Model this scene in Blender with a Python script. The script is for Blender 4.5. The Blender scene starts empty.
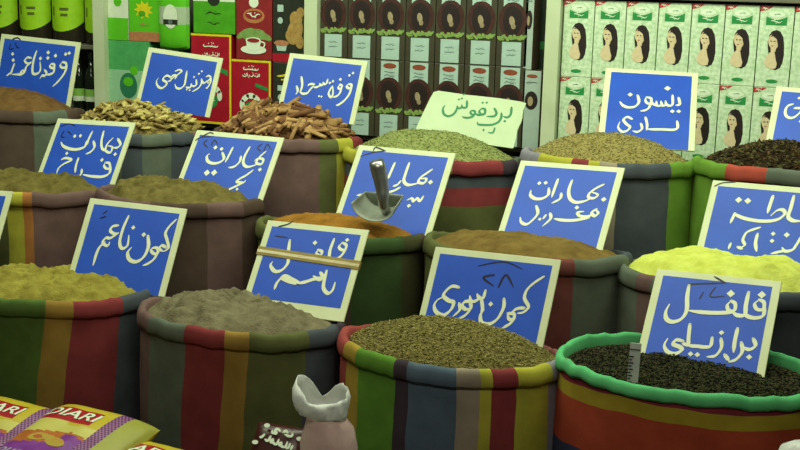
import bpy, math, random
from math import sin, cos, pi, radians, atan2, asin, hypot
from mathutils import Vector, Matrix, noise

# ------------------------------------------------------------------ camera, world, lights, exposure
SC = bpy.context.scene
COL = SC.collection
CAM_LOC = Vector((0, 0, 1.55)); YAW = radians(22); PITCH = radians(11.5); ROLL = radians(1.5); FPX = 1200.0
_f = Vector((-sin(YAW)*cos(PITCH), cos(YAW)*cos(PITCH), -sin(PITCH)))
_r0 = Vector((cos(YAW), sin(YAW), 0)); _u0 = _r0.cross(_f)
_r = _r0*cos(ROLL) + _u0*sin(ROLL); _u = _u0*cos(ROLL) - _r0*sin(ROLL)
cam = bpy.data.objects.new('camera', bpy.data.cameras.new('camera')); COL.objects.link(cam)
cam.matrix_world = Matrix(((_r.x, _u.x, -_f.x, 0), (_r.y, _u.y, -_f.y, 0), (_r.z, _u.z, -_f.z, CAM_LOC.z), (0, 0, 0, 1)))
cam.data.sensor_width = 36; cam.data.lens = 36*FPX/800; cam.data.clip_start = 0.05
SC.camera = cam

world = bpy.data.worlds.new('world'); SC.world = world; world.use_nodes = True
world.node_tree.nodes['Background'].inputs[0].default_value = (0.80, 0.85, 0.62, 1)
world.node_tree.nodes['Background'].inputs[1].default_value = 0.035

def area(name, loc, target, sx, sy, power, color):
    d = bpy.data.lights.new(name, 'AREA'); d.shape = 'RECTANGLE'; d.size = sx; d.size_y = sy; d.energy = power; d.color = color
    o = bpy.data.objects.new(name, d); COL.objects.link(o); o.location = loc
    o.rotation_euler = (Vector(target) - Vector(loc)).to_track_quat('-Z', 'Y').to_euler()
    return o
area('tube_lights_over_stall', (-1.3, 2.75, 2.75), (-1.4, 3.2, 0.8), 4.2, 0.35, 60, (0.90, 1.0, 0.72))
area('tube_lights_by_shelves', (-1.5, 3.35, 2.35), (-1.6, 4.3, 1.1), 4.2, 0.25, 29, (0.84, 1.0, 0.70))
area('aisle_light', (-0.6, 0.9, 2.7), (-1.0, 2.9, 0.5), 2.0, 0.6, 21, (1.0, 0.95, 0.78))
SC.view_settings.view_transform = 'Standard'; SC.view_settings.look = 'None'; SC.view_settings.gamma = 1
SC.view_settings.use_curve_mapping = False
SC.view_settings.exposure = 0.0

# ------------------------------------------------------------------ helpers
def ray(px, py): return _f + _r*((px-400)/FPX) - _u*((py-225)/FPX)
def P(px, py, Y):
    v = ray(px, py); return CAM_LOC + v*(Y/v.y)
def depth(p): return (p - CAM_LOC).dot(_f)

def lin(c): 
    f = lambda v: v/12.92 if v <= 0.04045 else ((v+0.055)/1.055)**2.4
    return tuple(f(v/255.0) for v in c) + (1,)
def nd(nt, typ, **kw):
    n = nt.nodes.new(typ)
    for k, v in kw.items(): setattr(n, k, v)
    return n
_mats = {}
def mat(name, c, c2=None, rough=0.7, scale=30, detail=6, bump=0.0, bscale=None, metal=0.0, spec=0.4, contrast=0.25, coat=0.0, trans=0.0):
    """principled, two tones mixed by noise in object space, optional bump"""
    if name in _mats: return _mats[name]
    m = bpy.data.materials.new(name); m.use_nodes = True; nt = m.node_tree; b = nt.nodes['Principled BSDF']
    b.inputs['Roughness'].default_value = rough; b.inputs['Metallic'].default_value = metal
    b.inputs['Specular IOR Level'].default_value = spec; b.inputs['Coat Weight'].default_value = coat
    b.inputs['Transmission Weight'].default_value = trans
    m.diffuse_color = lin(c)
    tc = nd(nt, 'ShaderNodeTexCoord'); nz = nd(nt, 'ShaderNodeTexNoise'); nz.inputs['Scale'].default_value = scale; nz.inputs['Detail'].default_value = detail
    nt.links.new(tc.outputs['Object'], nz.inputs['Vector'])
    if c2 is None: c2 = tuple(v*0.86 for v in c)
    rp = nd(nt, 'ShaderNodeValToRGB'); e = rp.color_ramp.elements
    e[0].position = 0.5-contrast; e[1].position = 0.5+contrast; e[0].color = lin(c2); e[1].color = lin(c)
    nt.links.new(nz.outputs['Fac'], rp.inputs['Fac']); nt.links.new(rp.outputs['Color'], b.inputs['Base Color'])
    if bump:
        n2 = nz
        if bscale:
            n2 = nd(nt, 'ShaderNodeTexNoise'); n2.inputs['Scale'].default_value = bscale; n2.inputs['Detail'].default_value = 8
            nt.links.new(tc.outputs['Object'], n2.inputs['Vector'])
        bp = nd(nt, 'ShaderNodeBump'); bp.inputs['Strength'].default_value = bump; bp.inputs['Distance'].default_value = 0.01
        nt.links.new(n2.outputs['Fac'], bp.inputs['Height']); nt.links.new(bp.outputs['Normal'], b.inputs['Normal'])
    _mats[name] = m; return m

def cloth_mat(name, stops, mode='angle', ratio=1.0, twist=0.0, top=0.0):
    """woven cotton; stops = [(t, colour)] constant stripes round the sack (angle) or up it (height in m / 1.2)"""
    m = bpy.data.materials.new(name); m.use_nodes = True; nt = m.node_tree; b = nt.nodes['Principled BSDF']
    b.inputs['Roughness'].default_value = 0.95; b.inputs['Specular IOR Level'].default_value = 0.12
    L = nt.links.new
    tc = nd(nt, 'ShaderNodeTexCoord'); sx = nd(nt, 'ShaderNodeSeparateXYZ'); L(tc.outputs['Object'], sx.inputs[0])
    wob = nd(nt, 'ShaderNodeTexNoise'); wob.inputs['Scale'].default_value = 5; L(tc.outputs['Object'], wob.inputs['Vector'])
    if mode == 'angle':
        my = nd(nt, 'ShaderNodeMath', operation='MULTIPLY'); my.inputs[1].default_value = -1.0/ratio; L(sx.outputs['Y'], my.inputs[0])
        at = nd(nt, 'ShaderNodeMath', operation='ARCTAN2'); L(sx.outputs['X'], at.inputs[0]); L(my.outputs[0], at.inputs[1])
        ma = nd(nt, 'ShaderNodeMath', operation='MULTIPLY_ADD'); ma.inputs[1].default_value = 1/(2*pi); ma.inputs[2].default_value = 0.5; L(at.outputs[0], ma.inputs[0])
        tw = nd(nt, 'ShaderNodeMath', operation='MULTIPLY_ADD'); tw.inputs[1].default_value = -twist/(2*pi); tw.inputs[2].default_value = top*twist/(2*pi); L(sx.outputs['Z'], tw.inputs[0])
        m0 = ma; ma = nd(nt, 'ShaderNodeMath', operation='ADD'); L(m0.outputs[0], ma.inputs[0]); L(tw.outputs[0], ma.inputs[1])
        amp = 0.012
    else:
        ma = nd(nt, 'ShaderNodeMath', operation='MULTIPLY'); ma.inputs[1].default_value = 1/1.2; L(sx.outputs['Z'], ma.inputs[0]); amp = 0.02
    w2 = nd(nt, 'ShaderNodeMath', operation='MULTIPLY_ADD'); w2.inputs[1].default_value = amp; w2.inputs[2].default_value = -amp/2; L(wob.outputs['Fac'], w2.inputs[0])
    ad = nd(nt, 'ShaderNodeMath', operation='ADD'); L(ma.outputs[0], ad.inputs[0]); L(w2.outputs[0], ad.inputs[1])
    rp = nd(nt, 'ShaderNodeValToRGB'); cr = rp.color_ramp; cr.interpolation = 'CONSTANT'
    stops = sorted(stops, key=lambda s: s[0])
    cr.elements[0].position = 0.0; cr.elements[0].color = lin(stops[0][1])
    cr.elements[1].position = max(0.0001, stops[0][0]); cr.elements[1].color = lin(stops[0][1])
    for t, c in stops[1:]:
        e = cr.elements.new(min(0.9999, max(0.0002, t))); e.color = lin(c)
    L(ad.outputs[0], rp.inputs['Fac'])
    # faded patches and the weave
    fz = nd(nt, 'ShaderNodeTexNoise'); fz.inputs['Scale'].default_value = 14; fz.inputs['Detail'].default_value = 7; L(tc.outputs['Object'], fz.inputs['Vector'])
    fr = nd(nt, 'ShaderNodeMapRange'); fr.inputs[1].default_value = 0.3; fr.inputs[2].default_value = 0.7; fr.inputs[3].default_value = 0.78; fr.inputs[4].default_value = 1.12
    L(fz.outputs['Fac'], fr.inputs[0])
    mx = nd(nt, 'ShaderNodeMix', data_type='RGBA', blend_type='MULTIPLY'); mx.inputs[0].default_value = 1.0
    L(rp.outputs['Color'], mx.inputs[6]); L(fr.outputs[0], mx.inputs[7]); L(mx.outputs[2], b.inputs['Base Color'])
    wv = nd(nt, 'ShaderNodeTexWave', bands_direction='Z'); wv.inputs['Scale'].default_value = 160; wv.inputs['Distortion'].default_value = 1.5; L(tc.outputs['Object'], wv.inputs['Vector'])
    bp = nd(nt, 'ShaderNodeBump'); bp.inputs['Strength'].default_value = 0.12; bp.inputs['Distance'].default_value = 0.002
    L(wv.outputs['Fac'], bp.inputs['Height']); L(bp.outputs['Normal'], b.inputs['Normal'])
    return m

class MB:
    """collects faces (with a material slot each) and links them as ONE mesh object"""
    def __init__(s): s.v = []; s.f = []; s.m = []
    def add(s, vs, fs, mi=0):
        o = len(s.v); s.v += [tuple(v) for v in vs]; s.f += [tuple(i+o for i in f) for f in fs]; s.m += [mi]*len(fs); return s
    def box(s, x0, x1, y0, y1, z0, z1, mi=0, M=None):
        vs = [Vector((x, y, z)) for z in (z0, z1) for y in (y0, y1) for x in (x0, x1)]
        if M: vs = [M @ v for v in vs]
        return s.add(vs, [(0, 2, 3, 1), (4, 5, 7, 6), (0, 1, 5, 4), (2, 6, 7, 3), (0, 4, 6, 2), (1, 3, 7, 5)], mi)
    def rings(s, rings, mi=0, cap0=True, cap1=True, closed=True):
        n = len(rings[0]); vs = [p for r in rings for p in r]; fs = []
        for i in range(len(rings)-1):
            for j in range(n if closed else n-1):
                k = (j+1) % n; fs.append((i*n+j, i*n+k, (i+1)*n+k, (i+1)*n+j))
        if cap0: fs.append(tuple(reversed(range(n))))
        if cap1: fs.append(tuple((len(rings)-1)*n+j for j in range(n)))
        return s.add(vs, fs, mi)
    def lathe(s, prof, segs=32, mi=0, c=(0, 0, 0), **kw):
        return s.rings([[(c[0]+r*cos(2*pi*j/segs), c[1]+r*sin(2*pi*j/segs), c[2]+z) for j in range(segs)] for r, z in prof], mi, **kw)
    def tube(s, pts, rad, segs=10, mi=0):
        pts = [Vector(p) for p in pts]; rr = []
        for i, p in enumerate(pts):
            t = (pts[min(i+1, len(pts)-1)] - pts[max(i-1, 0)]).normalized()
            a = t.orthogonal().normalized() if i == 0 else (a - t*a.dot(t)).normalized()
            b = t.cross(a); R = rad[i] if isinstance(rad, (list, tuple)) else rad
            rr.append([p + (a*cos(2*pi*j/segs) + b*sin(2*pi*j/segs))*R for j in range(segs)])
        return s.rings(rr, mi)
    def poly(s, pts, z=0.0, mi=0, axis='XZ'):
        """flat n-gon in the XZ plane facing -Y (y = z) or the XY plane facing +Z"""
        vs = [(x, z, y) if axis == 'XZ' else (x, y, z) for x, y in pts]
        return s.add(vs, [tuple(range(len(vs)))], mi)
    def ell(s, cx, cy, rx, ry, z=0.0, mi=0, axis='XZ', n=24, rot=0.0):
        return s.poly([(cx+rx*cos(t)*cos(rot)-ry*sin(t)*sin(rot), cy+rx*cos(t)*sin(rot)+ry*sin(t)*cos(rot)) for t in [2*pi*k/n for k in range(n)]], z, mi, axis)
    def stroke(s, pts, w, z=0.0, mi=0, axis='XY', nib=None):
        """a pen or brush stroke: smooth ribbon with round ends"""
        pts = [Vector((p[0], p[1])) for p in pts]
        def dot(c, r): s.ell(c.x, c.y, r, r, z, mi, axis, 10)
        s.k = getattr(s, 'k', 0)+1; z += (1 if axis == 'XY' else -1)*(s.k % 9)*1.3e-5
        if len(pts) == 1:
            r = w*0.66; c = pts[0]; s.poly([(c.x+r, c.y+r*.1), (c.x-r*.1, c.y+r), (c.x-r, c.y-r*.1), (c.x+r*.1, c.y-r)], z, mi, axis); return s
        sm = []
        for i in range(len(pts)-1):
            p0 = pts[max(i-1, 0)]; p1 = pts[i]; p2 = pts[i+1]; p3 = pts[min(i+2, len(pts)-1)]
            for k in range(6):
                t = k/6; sm.append(0.5*((2*p1)+(p2-p0)*t+(2*p0-5*p1+4*p2-p3)*t*t+(3*p1-p0-3*p2+p3)*t**3))
        sm.append(pts[-1]); L = []; Rr = []; n = len(sm)
        for i, p in enumerate(sm):
            t = sm[min(i+1, n-1)] - sm[max(i-1, 0)]
            if t.length < 1e-9: t = Vector((1, 0))
            t.normalize(); q = Vector((-t.y, t.x))
            ww = w
            if nib is not None: ww = w*(0.66+0.52*abs(t.x*sin(nib)-t.y*cos(nib)))
            u = i/(n-1); ww *= min(1.0, 0.7+u*2.5)*min(1.0, 0.35+(1-u)*2.6)
            L.append(p+q*ww/2); Rr.append(p-q*ww/2)
            if i in (0, n-1): dot(p, ww/2)
        for i in range(n-1): s.poly([L[i], Rr[i], Rr[i+1], L[i+1]], z+(1 if axis == 'XY' else -1)*i*6e-6, mi, axis)
        return s
    def build(s, name, mats, parent=None, smooth=False, loc=None):
        me = bpy.data.meshes.new(name); me.from_pydata(s.v, [], s.f); 
        for m in (mats if isinstance(mats, (list, tuple)) else [mats]): me.materials.append(m)
        me.polygons.foreach_set('material_index', s.m)
        if smooth: me.polygons.foreach_set('use_smooth', [True]*len(s.f))
        me.update(); o = bpy.data.objects.new(name, me); COL.objects.link(o)
        if parent is not None: o.parent = parent
        if loc is not None: o.location = loc
        return o

def tag(o, label=None, cat=None, group=None, kind=None):
    if label: o['label'] = label
    if cat: o['category'] = cat
    if group: o['group'] = group
    if kind: o['kind'] = kind
    return o
def thing(name, loc, label, cat, group=None, rot=(0, 0, 0)):
    o = bpy.data.objects.new(name, None); COL.objects.link(o); o.location = loc; o.rotation_euler = rot
    o.empty_display_size = 0.05
    return tag(o, label, cat, group)
def copy_thing(src, loc, label, rot=None):
    kids = [k for k in SC.objects if k.parent is src]
    c = src.copy(); COL.objects.link(c); c.location = loc; c['label'] = label
    if rot is not None: c.rotation_euler = rot
    for k in kids:
        d = k.copy(); COL.objects.link(d); d.parent = c
        for g in [g for g in SC.objects if g.parent is k]:
            e = g.copy(); COL.objects.link(e); e.parent = d
    return c
def bevel(o, w=0.003, n=2):
    m = o.modifiers.new('bevel', 'BEVEL'); m.width = w; m.segments = n; m.limit_method = 'ANGLE'; return o
def text_mesh(body, size, name, m, parent, fn, shear=0.0, bold=0.0, extra=None):
    """latin lettering turned into a flat mesh; fn maps (x, y) of the text to a 3D point"""
    cu = bpy.data.curves.new(name, 'FONT'); cu.body = body; cu.size = size; cu.align_x = 'CENTER'; cu.align_y = 'CENTER'; cu.shear = shear; cu.offset = bold
    t = bpy.data.objects.new(name, cu); COL.objects.link(t)
    dg = bpy.context.evaluated_depsgraph_get(); dg.update()
    me = bpy.data.meshes.new_from_object(t.evaluated_get(dg)); bpy.data.objects.remove(t); bpy.data.curves.remove(cu)
    for v in me.vertices: v.co = fn(v.co.x, v.co.y)
    me.materials.clear(); me.materials.append(m); me.name = name
    o = bpy.data.objects.new(name, me); COL.objects.link(o); o.parent = parent; return o

# ------------------------------------------------------------------ the room
m_floor = mat('dark floor tile', (70, 64, 55), (50, 46, 40), rough=0.6, scale=8)
m_wallb = mat('dim wall paint', (90, 96, 78), (76, 82, 66), rough=0.9, scale=4)
o = MB().box(-6.5, 3.0, -1.0, 5.0, -0.1, 0.0).build('floor', m_floor); tag(o, kind='structure')
o = MB().box(-6.5, 3.0, 5.0, 5.12, -0.1, 3.0).build('wall_back', m_wallb); tag(o, kind='structure')

# stepped stand under the rear sacks, low bench for the packets
m_wood = mat('dark stand wood', (74, 56, 40), (52, 38, 28), rough=0.8, scale=9, bump=0.2)
o = bevel(MB().box(-2.6, 2.4, -.26, .265, 0.0, 0.15).build('display_step', m_wood, None, loc=(-1.7, 3.35, 0))); tag(o, 'low dark wooden step under the middle row of spice sacks', 'step', 'display steps')
o = bevel(MB().box(-2.6, 2.4, -.23, .27, 0.0, 0.36).build('display_step', m_wood, None, loc=(-1.7, 3.85, 0))); tag(o, 'higher dark wooden step under the back row of spice sacks', 'step', 'display steps')
t = thing('low_bench', (-1.3, 2.28, 0), 'low wooden bench before the front sacks, carrying yellow and purple packets', 'bench')
MB().box(-1.15, 1.45, -0.22, 0.22, 0.235, 0.265).build('bench_top', m_wood, t)
for sx in (-1.05, 1.35):
    for sy in (-0.17, 0.17): MB().box(sx-.025, sx+.025, sy-.025, sy+.025, 0.0, 0.235).build('leg', m_wood, t)

# shelving behind
YS = 4.4
m_post = mat('white painted post', (205, 214, 180), (186, 196, 160), rough=0.5, scale=6)
m_shelf = mat('shelf board grey', (120, 116, 98), (100, 96, 80), rough=0.6, scale=7)
m_back = mat('shelf back panel', (64, 72, 58), (52, 58, 46), rough=0.8, scale=5)
t = thing('shelving_unit', (-1.9, 4.4, 0), 'tall shelving with white posts holding the boxes behind the back row of sacks', 'shelving')
MB().box(-2.4, 2.35, 0.30, 0.33, 0.0, 1.9).build('back_panel', m_back, t)
for x0, x1 in ((-3.225, -3.168), (-2.203, -2.146), (-1.205, -1.152), (0.22, 0.27), (-4.25, -4.2)):
    MB().box(x0+1.9, x1+1.9, -0.03, 0.02, 0.0, 1.9).build('post', m_post, t)
def board(x0, x1, z): bevel(MB().box(x0+1.9, x1+1.9, 0.021, 0.30, z-0.02, z).build('shelf_board', m_shelf, t))
board(-4.25, 0.25, 0.935); board(-4.2, -3.225, 1.238); board(-4.25, 0.25, 0.5); board(-4.25, 0.25, 1.88)
bevel(MB().box(0.74, 2.15, -0.02, 0.30, 1.508, 1.53).build('shelf_board', m_shelf, t))

# ------------------------------------------------------------------ sacks
RED = (134, 58, 60); GOLD = (152, 122, 58); GREEN = (86, 112, 54); SLATE = (76, 82, 88); OLIVE = (94, 98, 58); BROWN = (88, 72, 62)
BLUE = (86, 102, 118); BEIGE = (150, 138, 120); YEL = (172, 168, 62); LAV = (138, 134, 144); PINK = (172, 112, 106); PLUM = (66, 56, 64); LIME = (104, 142, 52); GRG = (98, 106, 92); MAUVE = (112, 88, 84); TAN = (120, 108, 84)
SACK = {}
RATIO = 0.70
def sack(key, cx, cy, w, Y, base, stripes, label, bands=None, rim_col=None, wave=0.006, cuff=0.050, ratio=RATIO, seed=1, sag=.035, th=1.0, twist=0.0):
    c = P(cx, cy, Y); beta = atan2(-c.x, c.y); A = math.sqrt(cos(beta)**2 + (ratio*sin(beta))**2); delta = atan2(ratio*sin(beta), cos(beta))
    R = w/2*depth(c)/FPX/A; zr = c.z - base
    root = thing('spice_sack', (c.x, c.y, base), label, 'sack', 'striped cloth spice sacks')
    if bands: ms = cloth_mat('banded cloth '+key, [(h/1.2, col) for h, col in bands], 'height')
    if stripes:
        st = []
        for x, col in stripes:
            f = max(-1.0, min(1.0, (x-cx)/(w/2))); st.append(((delta+asin(f))/(2*pi)+0.5, col))
        mr = cloth_mat('striped cloth '+key, st, 'angle', ratio, twist, zr)
        if not bands: ms = mr
    if rim_col: mr = cloth_mat('rim cloth '+key, [(0.0, rim_col)], 'height')
    N = 96; off = seed*7.3
    def ring(r, z, wob, zw):
        out = []
        for j in range(N):
            a = 2*pi*j/N; n1 = noise.noise((cos(a)*1.6+off, sin(a)*1.6, z*3)); n2 = noise.noise((cos(a)*6+off, sin(a)*6, z*5))
            rr = r + wob*(n1*0.8+n2*0.5)
            out.append((rr*cos(a), rr*sin(a)*ratio, z + sg(a, z) + zw*(n1*1.2 + noise.noise((cos(a)*9, sin(a)*9, off))*0.8)))
        return out
    H = zr
    k = cuff/0.056
    sg = lambda a, z: -sag*max(0, sin(a))*(1 if z > H*.85 else max(0, (z-.1)/(H*.85-.1)))
    pr = [(R-.036*th, H-.09, .003), (R-.034*th, H-.03, .004), (R-.031*th, H-.009, .005), (R-.025*th, H-.001, .006), (R-.016*th, H, .006), (R-.008*th, H-.005, .006), (R-.003*th, H-.015*k, .006),
          (R, H-.034*k, .006), (R-.001, H-.048*k, .005), (R-.007, H-.056*k, .004), (R-.012, H-.052*k, .003)]
    mb = MB(); mb.rings([ring(r, z, wb, wave) for r, z, wb in pr], cap0=False, cap1=False); mb.build('rolled_rim', mr, root, True)
    zs = [(R-.014, H-.044*k), (R-.012, H-.065*k), (R-.010, H-.10*k), (R-.008, H-.20), (R-.006, H*.5), (R-.006, H*.30), (R-.012, .06), (R-.03, .015), (R-.06, .001)]
    mb = MB(); mb.rings([ring(r, z, .006 if 0.02 < z else .001, wave if z > H*.6 else (0 if z < .05 else .002)) for r, z in zs], cap0=False, cap1=True)
    mb.build('body', ms, root, True)
    SACK[key] = (c, R, ratio, sag)
    return root

FL, S2, S3 = 0.0, 0.15, 0.36
# front row
sack('s1', 46, 279, 204, 2.85, FL, [(-70, RED), (-30, SLATE), (2, GREEN), (45, GOLD), (70, RED), (116, SLATE), (148, PLUM)],
     'striped sack with green, gold and red bands behind the yellow and purple packets', seed=1, twist=.45)
sack('s2', 241, 310, 210, 2.85, FL, [(138, MAUVE), (150, GRG), (186, RED), (226, GOLD), (250, OLIVE), (303, SLATE), (335, PLUM)],
     'grey, red and olive striped sack behind the white plastic bag', seed=2, twist=.25)
sack('s3', 452, 341, 234, 2.85, FL, [(337, (150, 70, 66)), (345, (166, 140, 58)), (358, (92, 136, 50)), (396, PLUM), (410, BLUE), (458, BEIGE), (480, YEL), (492, RED), (513, YEL), (548, LAV), (560, PINK)],
     'sack with slate blue, beige and yellow stripes holding cumin seeds', seed=3)
z4 = P(690, 364, 2.85).z
sack('s4', 690, 364, 274, 2.85, FL, None, 'sack with bright green rim and orange red bands holding black peppercorns',
     bands=[(0.0, (52, 58, 84)), (z4-.205, (160, 68, 46)), (z4-.082, (156, 138, 44)), (z4-.046, (122, 46, 56))], rim_col=(94, 186, 120), wave=0.009, cuff=.034, ratio=.64, seed=4, sag=-.012, th=.75)
# middle row
sack('g', 28, 180, 176, 3.35, S2, [(-70, OLIVE), (8, YEL), (22, (168, 112, 60)), (31, MAUVE), (95, BROWN)], 'brown and yellow striped sack behind the green powder sack, at left edge', seed=5)
sack('h', 180, 191, 168, 3.35, S2, [(95, MAUVE), (150, BROWN), (205, MAUVE), (240, BROWN)], 'dull brown sack behind the grey powder sack', seed=6)
sack('i', 341, 224, 174, 3.35, S2, [(256, OLIVE), (275, BROWN), (350, (64, 86, 48)), (400, (74, 76, 48)), (420, BROWN)], 'dark green and olive sack holding orange powder', seed=7)
sack('j', 526, 242, 210, 3.35, S2, [(420, OLIVE), (470, TAN), (520, OLIVE), (538, (122, 70, 64)), (572, GRG), (625, SLATE)], 'grey green sack with red stripe holding tan powder', seed=8)
sack('k', 727, 271, 222, 3.35, S2, [(615, GRG), (640, MAUVE), (655, GRG), (760, SLATE), (810, BROWN)], 'pale grey green sack holding bright yellow powder', seed=9)
# back row
sack('a', 12, 104, 142, 3.85, S3, [(-40, SLATE), (-5, BROWN), (30, GRG), (62, BROWN)], 'dull brown sack in the top left holding reddish brown powder', seed=10)
sack('b', 139, 126, 144, 3.85, S3, [(64, GRG), (120, SLATE), (142, GRG), (168, SLATE), (190, MAUVE)], 'grey green sack holding pale dried root pieces', seed=11)
sack('c', 287, 131, 152, 3.85, S3, [(212, BROWN), (264, MAUVE), (318, OLIVE), (336, YEL), (350, RED)], 'mauve and olive sack holding cinnamon sticks', seed=12)
dz_ = P(433, 150, 3.85).z - S3
sack('d', 433, 150, 184, 3.85, S3, [(341, YEL), (358, (170, 80, 60)), (385, GREEN), (420, GOLD), (452, RED), (500, PLUM), (515, GRG)], 'sack with red rim stripe and yellow edge holding pale green crushed herb', seed=13, bands=[(0.0, OLIVE), (dz_-.155, RED), (dz_-.092, SLATE)])
sack('e', 610, 153, 180, 3.85, S3, [(518, LAV), (540, YEL), (572, RED), (590, YEL), (600, BEIGE), (618, SLATE), (667, LIME), (692, OLIVE)], 'slate and lime striped sack holding small beige anise seeds', seed=14)
sack('f', 785, 162, 184, 3.85, S3, [(692, LIME), (730, (170, 76, 62)), (768, GRG), (830, RED)], 'lime, red and grey green striped sack holding dark dried pieces at right edge', seed=15)

# ------------------------------------------------------------------ heaps of spice
def heap(key, name, label, cat, H, m, p=2.2, rough=0.008, fine=0.004, seed=0, shift=(0, 0), seeds=None, down=0.022, ridge=0.0):
    c, R, ratio, sag = SACK[key]; Rm = R-.029; mb = MB(); NR, NA = 44, 128; rings = []
    def height(x, y):
        u = hypot(x-shift[0]*Rm*(1-min(1, hypot(x, y)/Rm)), y-shift[1]*Rm*(1-min(1, hypot(x, y)/Rm)))/Rm
        e = max(0.0, 1-min(1.0, u)**p); edge = min(1.0, max(0, (1-hypot(x, y)/Rm))*6)
        q = Vector((x*7+seed*3.1, y*7, seed)); n = noise.fractal(q, 1.0, 2.0, 5)*rough + noise.fractal(q*5, 1.0, 2.0, 3)*fine
        if ridge: n += ridge*(0.5-abs(noise.noise(q*0.8)))*(1 if edge > .5 else edge*2)
        return -down + H*e + n*edge - sag*max(0, y/Rm)*.9
    for i in range(NR):
        r = Rm*(1-i/(NR))
        rings.append([(r*cos(2*pi*j/NA), r*sin(2*pi*j/NA)*ratio, height(r*cos(2*pi*j/NA), r*sin(2*pi*j/NA))) for j in range(NA)])
    mb.rings([[(x*.995, y*.995, -.09) for x, y, z in rings[0]]] + rings, cap0=True, cap1=True)
    ms = [m]
    if seeds:
        rnd = random.Random(seed+5); ms += seeds['mats']
        for _ in range(seeds['n']):
            a = rnd.uniform(0, 2*pi); r = Rm*math.sqrt(rnd.random())*.985; x, y = r*cos(a), r*sin(a); z = height(x, y)
            L, W, T = [v*rnd.uniform(.75, 1.25) for v in seeds['size']]
            M = Matrix.Translation((x, y*ratio, z+T*.4)) @ Matrix.Rotation(rnd.uniform(0, 2*pi), 4, 'Z') @ Matrix.Rotation(rnd.gauss(0, seeds.get('tilt', .35)), 4, 'Y') @ Matrix.Rotation(rnd.uniform(0, 6), 4, 'X')
            vs = [M @ Vector(v) for v in ((L, 0, 0), (-L, 0, 0), (0, W, 0), (0, -W, 0), (0, 0, T), (0, 0, -T))]
            mb.add(vs, [(0, 2, 4), (2, 1, 4), (1, 3, 4), (3, 0, 4), (2, 0, 5), (1, 2, 5), (3, 1, 5), (0, 3, 5)], rnd.randrange(1, len(ms)))
    o = mb.build(name, ms, None, True, c)
    tag(o, label, cat, None, 'stuff')
    return lambda x, y: Vector((c.x+x, c.y+y, c.z+height(x, y/ratio)))

pw = lambda n, a, b, **k: mat(n, a, b, rough=0.95, scale=k.get('s', 26), bump=k.get('bp', 0.5), bscale=k.get('bs', 160), spec=0.08, contrast=k.get('ct', .2))
heap('s1', 'green_powder', 'olive green ground spice heaped in the front sack at left', 'spice powder', .036, pw('olive green powder', (158, 148, 66), (122, 110, 46)), p=4, fine=.009, rough=0.03, seed=1, ridge=0.022)
heap('s2', 'grey_powder', 'grey brown ground spice heaped behind the white plastic bag', 'spice powder', .052, pw('grey brown powder', (128, 120, 94), (98, 90, 68)), p=3, fine=.009, rough=0.03, seed=2, ridge=0.02)
sm = lambda n, c: mat(n, c, None, rough=0.9, scale=60, spec=0.1)
heap('s3', 'cumin_seeds', 'brown green whole cumin seeds heaped in the front sack with the blue striped side', 'cumin seeds', .078, pw('cumin ground', (126, 116, 66), (90, 82, 44), s=90), p=2.4, rough=.006, seed=3,
     seeds=dict(n=7000, size=(.0058, .0016, .0016), mats=[sm('cumin pale', (176, 164, 106)), sm('cumin mid', (134, 122, 66)), sm('cumin dark', (82, 72, 38)), sm('cumin green', (140, 134, 72))]))
heap('s4', 'black_peppercorns', 'dark peppercorns filling the sack with bright green rim', 'peppercorns', .022, pw('pepper ground', (46, 46, 30), (24, 26, 18), s=90), p=2.4, rough=.010, seed=4, down=.030,
     seeds=dict(n=8000, size=(.0046, .0032, .0030), mats=[sm('pepper black', (40, 40, 28)), sm('pepper brown', (74, 66, 44)), sm('pepper green', (62, 70, 40)), sm('pepper darkest', (22, 24, 18))]))
heap('g', 'brown_green_powder', 'brown green ground spice under the chicken spice sign at left', 'spice powder', .042, pw('brown green powder', (118, 106, 56), (88, 78, 40)), p=3.5, fine=.009, rough=0.026, seed=5, ridge=0.014)
heap('h', 'khaki_powder', 'khaki ground spice heaped behind the ground cumin sign', 'spice powder', .048, pw('khaki powder', (122, 110, 62), (90, 80, 42)), p=3.5, fine=.009, rough=0.03, seed=6, ridge=0.016)
heap('i', 'orange_powder', 'orange brown ground spice heaped around the metal scoop', 'spice powder', .05, pw('orange powder', (160, 112, 44), (128, 88, 32)), p=3, rough=.010, seed=7)
heap('j', 'tan_powder', 'tan ground spice behind the whole cumin sign', 'spice powder', .045, pw('tan powder', (128, 106, 56), (100, 80, 42)), p=3.5, rough=.010, seed=8)
heap('k', 'yellow_powder', 'bright lemon yellow powder heaped at the right edge', 'spice powder', .066, pw('yellow powder', (208, 216, 108), (186, 190, 78), bp=.3), p=4.5, rough=0.02, seed=9, ridge=0.02)
heap('a', 'reddish_brown_powder', 'reddish brown ground cinnamon heaped in the top left', 'spice powder', .085, pw('reddish brown powder', (122, 92, 54), (98, 70, 40)), p=2.6, rough=.008, seed=10)
root_at = heap('b', 'root_piece_bed', 'bed of small broken dried root filling the sack below the larger pieces', 'dried root', .10, pw('dried root bed', (150, 132, 74), (86, 72, 36), s=60, ct=.1), p=2.6, rough=.012, seed=11)
stick_at = heap('c', 'cinnamon_chip_bed', 'dark bed of broken cinnamon bark below the sticks', 'cinnamon bark', .085, pw('cinnamon bark bed', (92, 62, 36), (48, 30, 18), s=60, ct=.1), p=2.3, rough=.016, seed=12)
heap('d', 'crushed_herb', 'pale green crushed dried herb heaped below the white cardboard sign', 'dried herb', .09, pw('crushed herb', (150, 158, 96), (116, 124, 70), s=80), p=2.3, rough=.006, seed=13,
     seeds=dict(n=3500, size=(.0050, .0026, .0012), mats=[sm('herb pale', (172, 178, 118)), sm('herb mid', (136, 146, 84)), sm('herb dark', (104, 112, 60))]))
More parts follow.
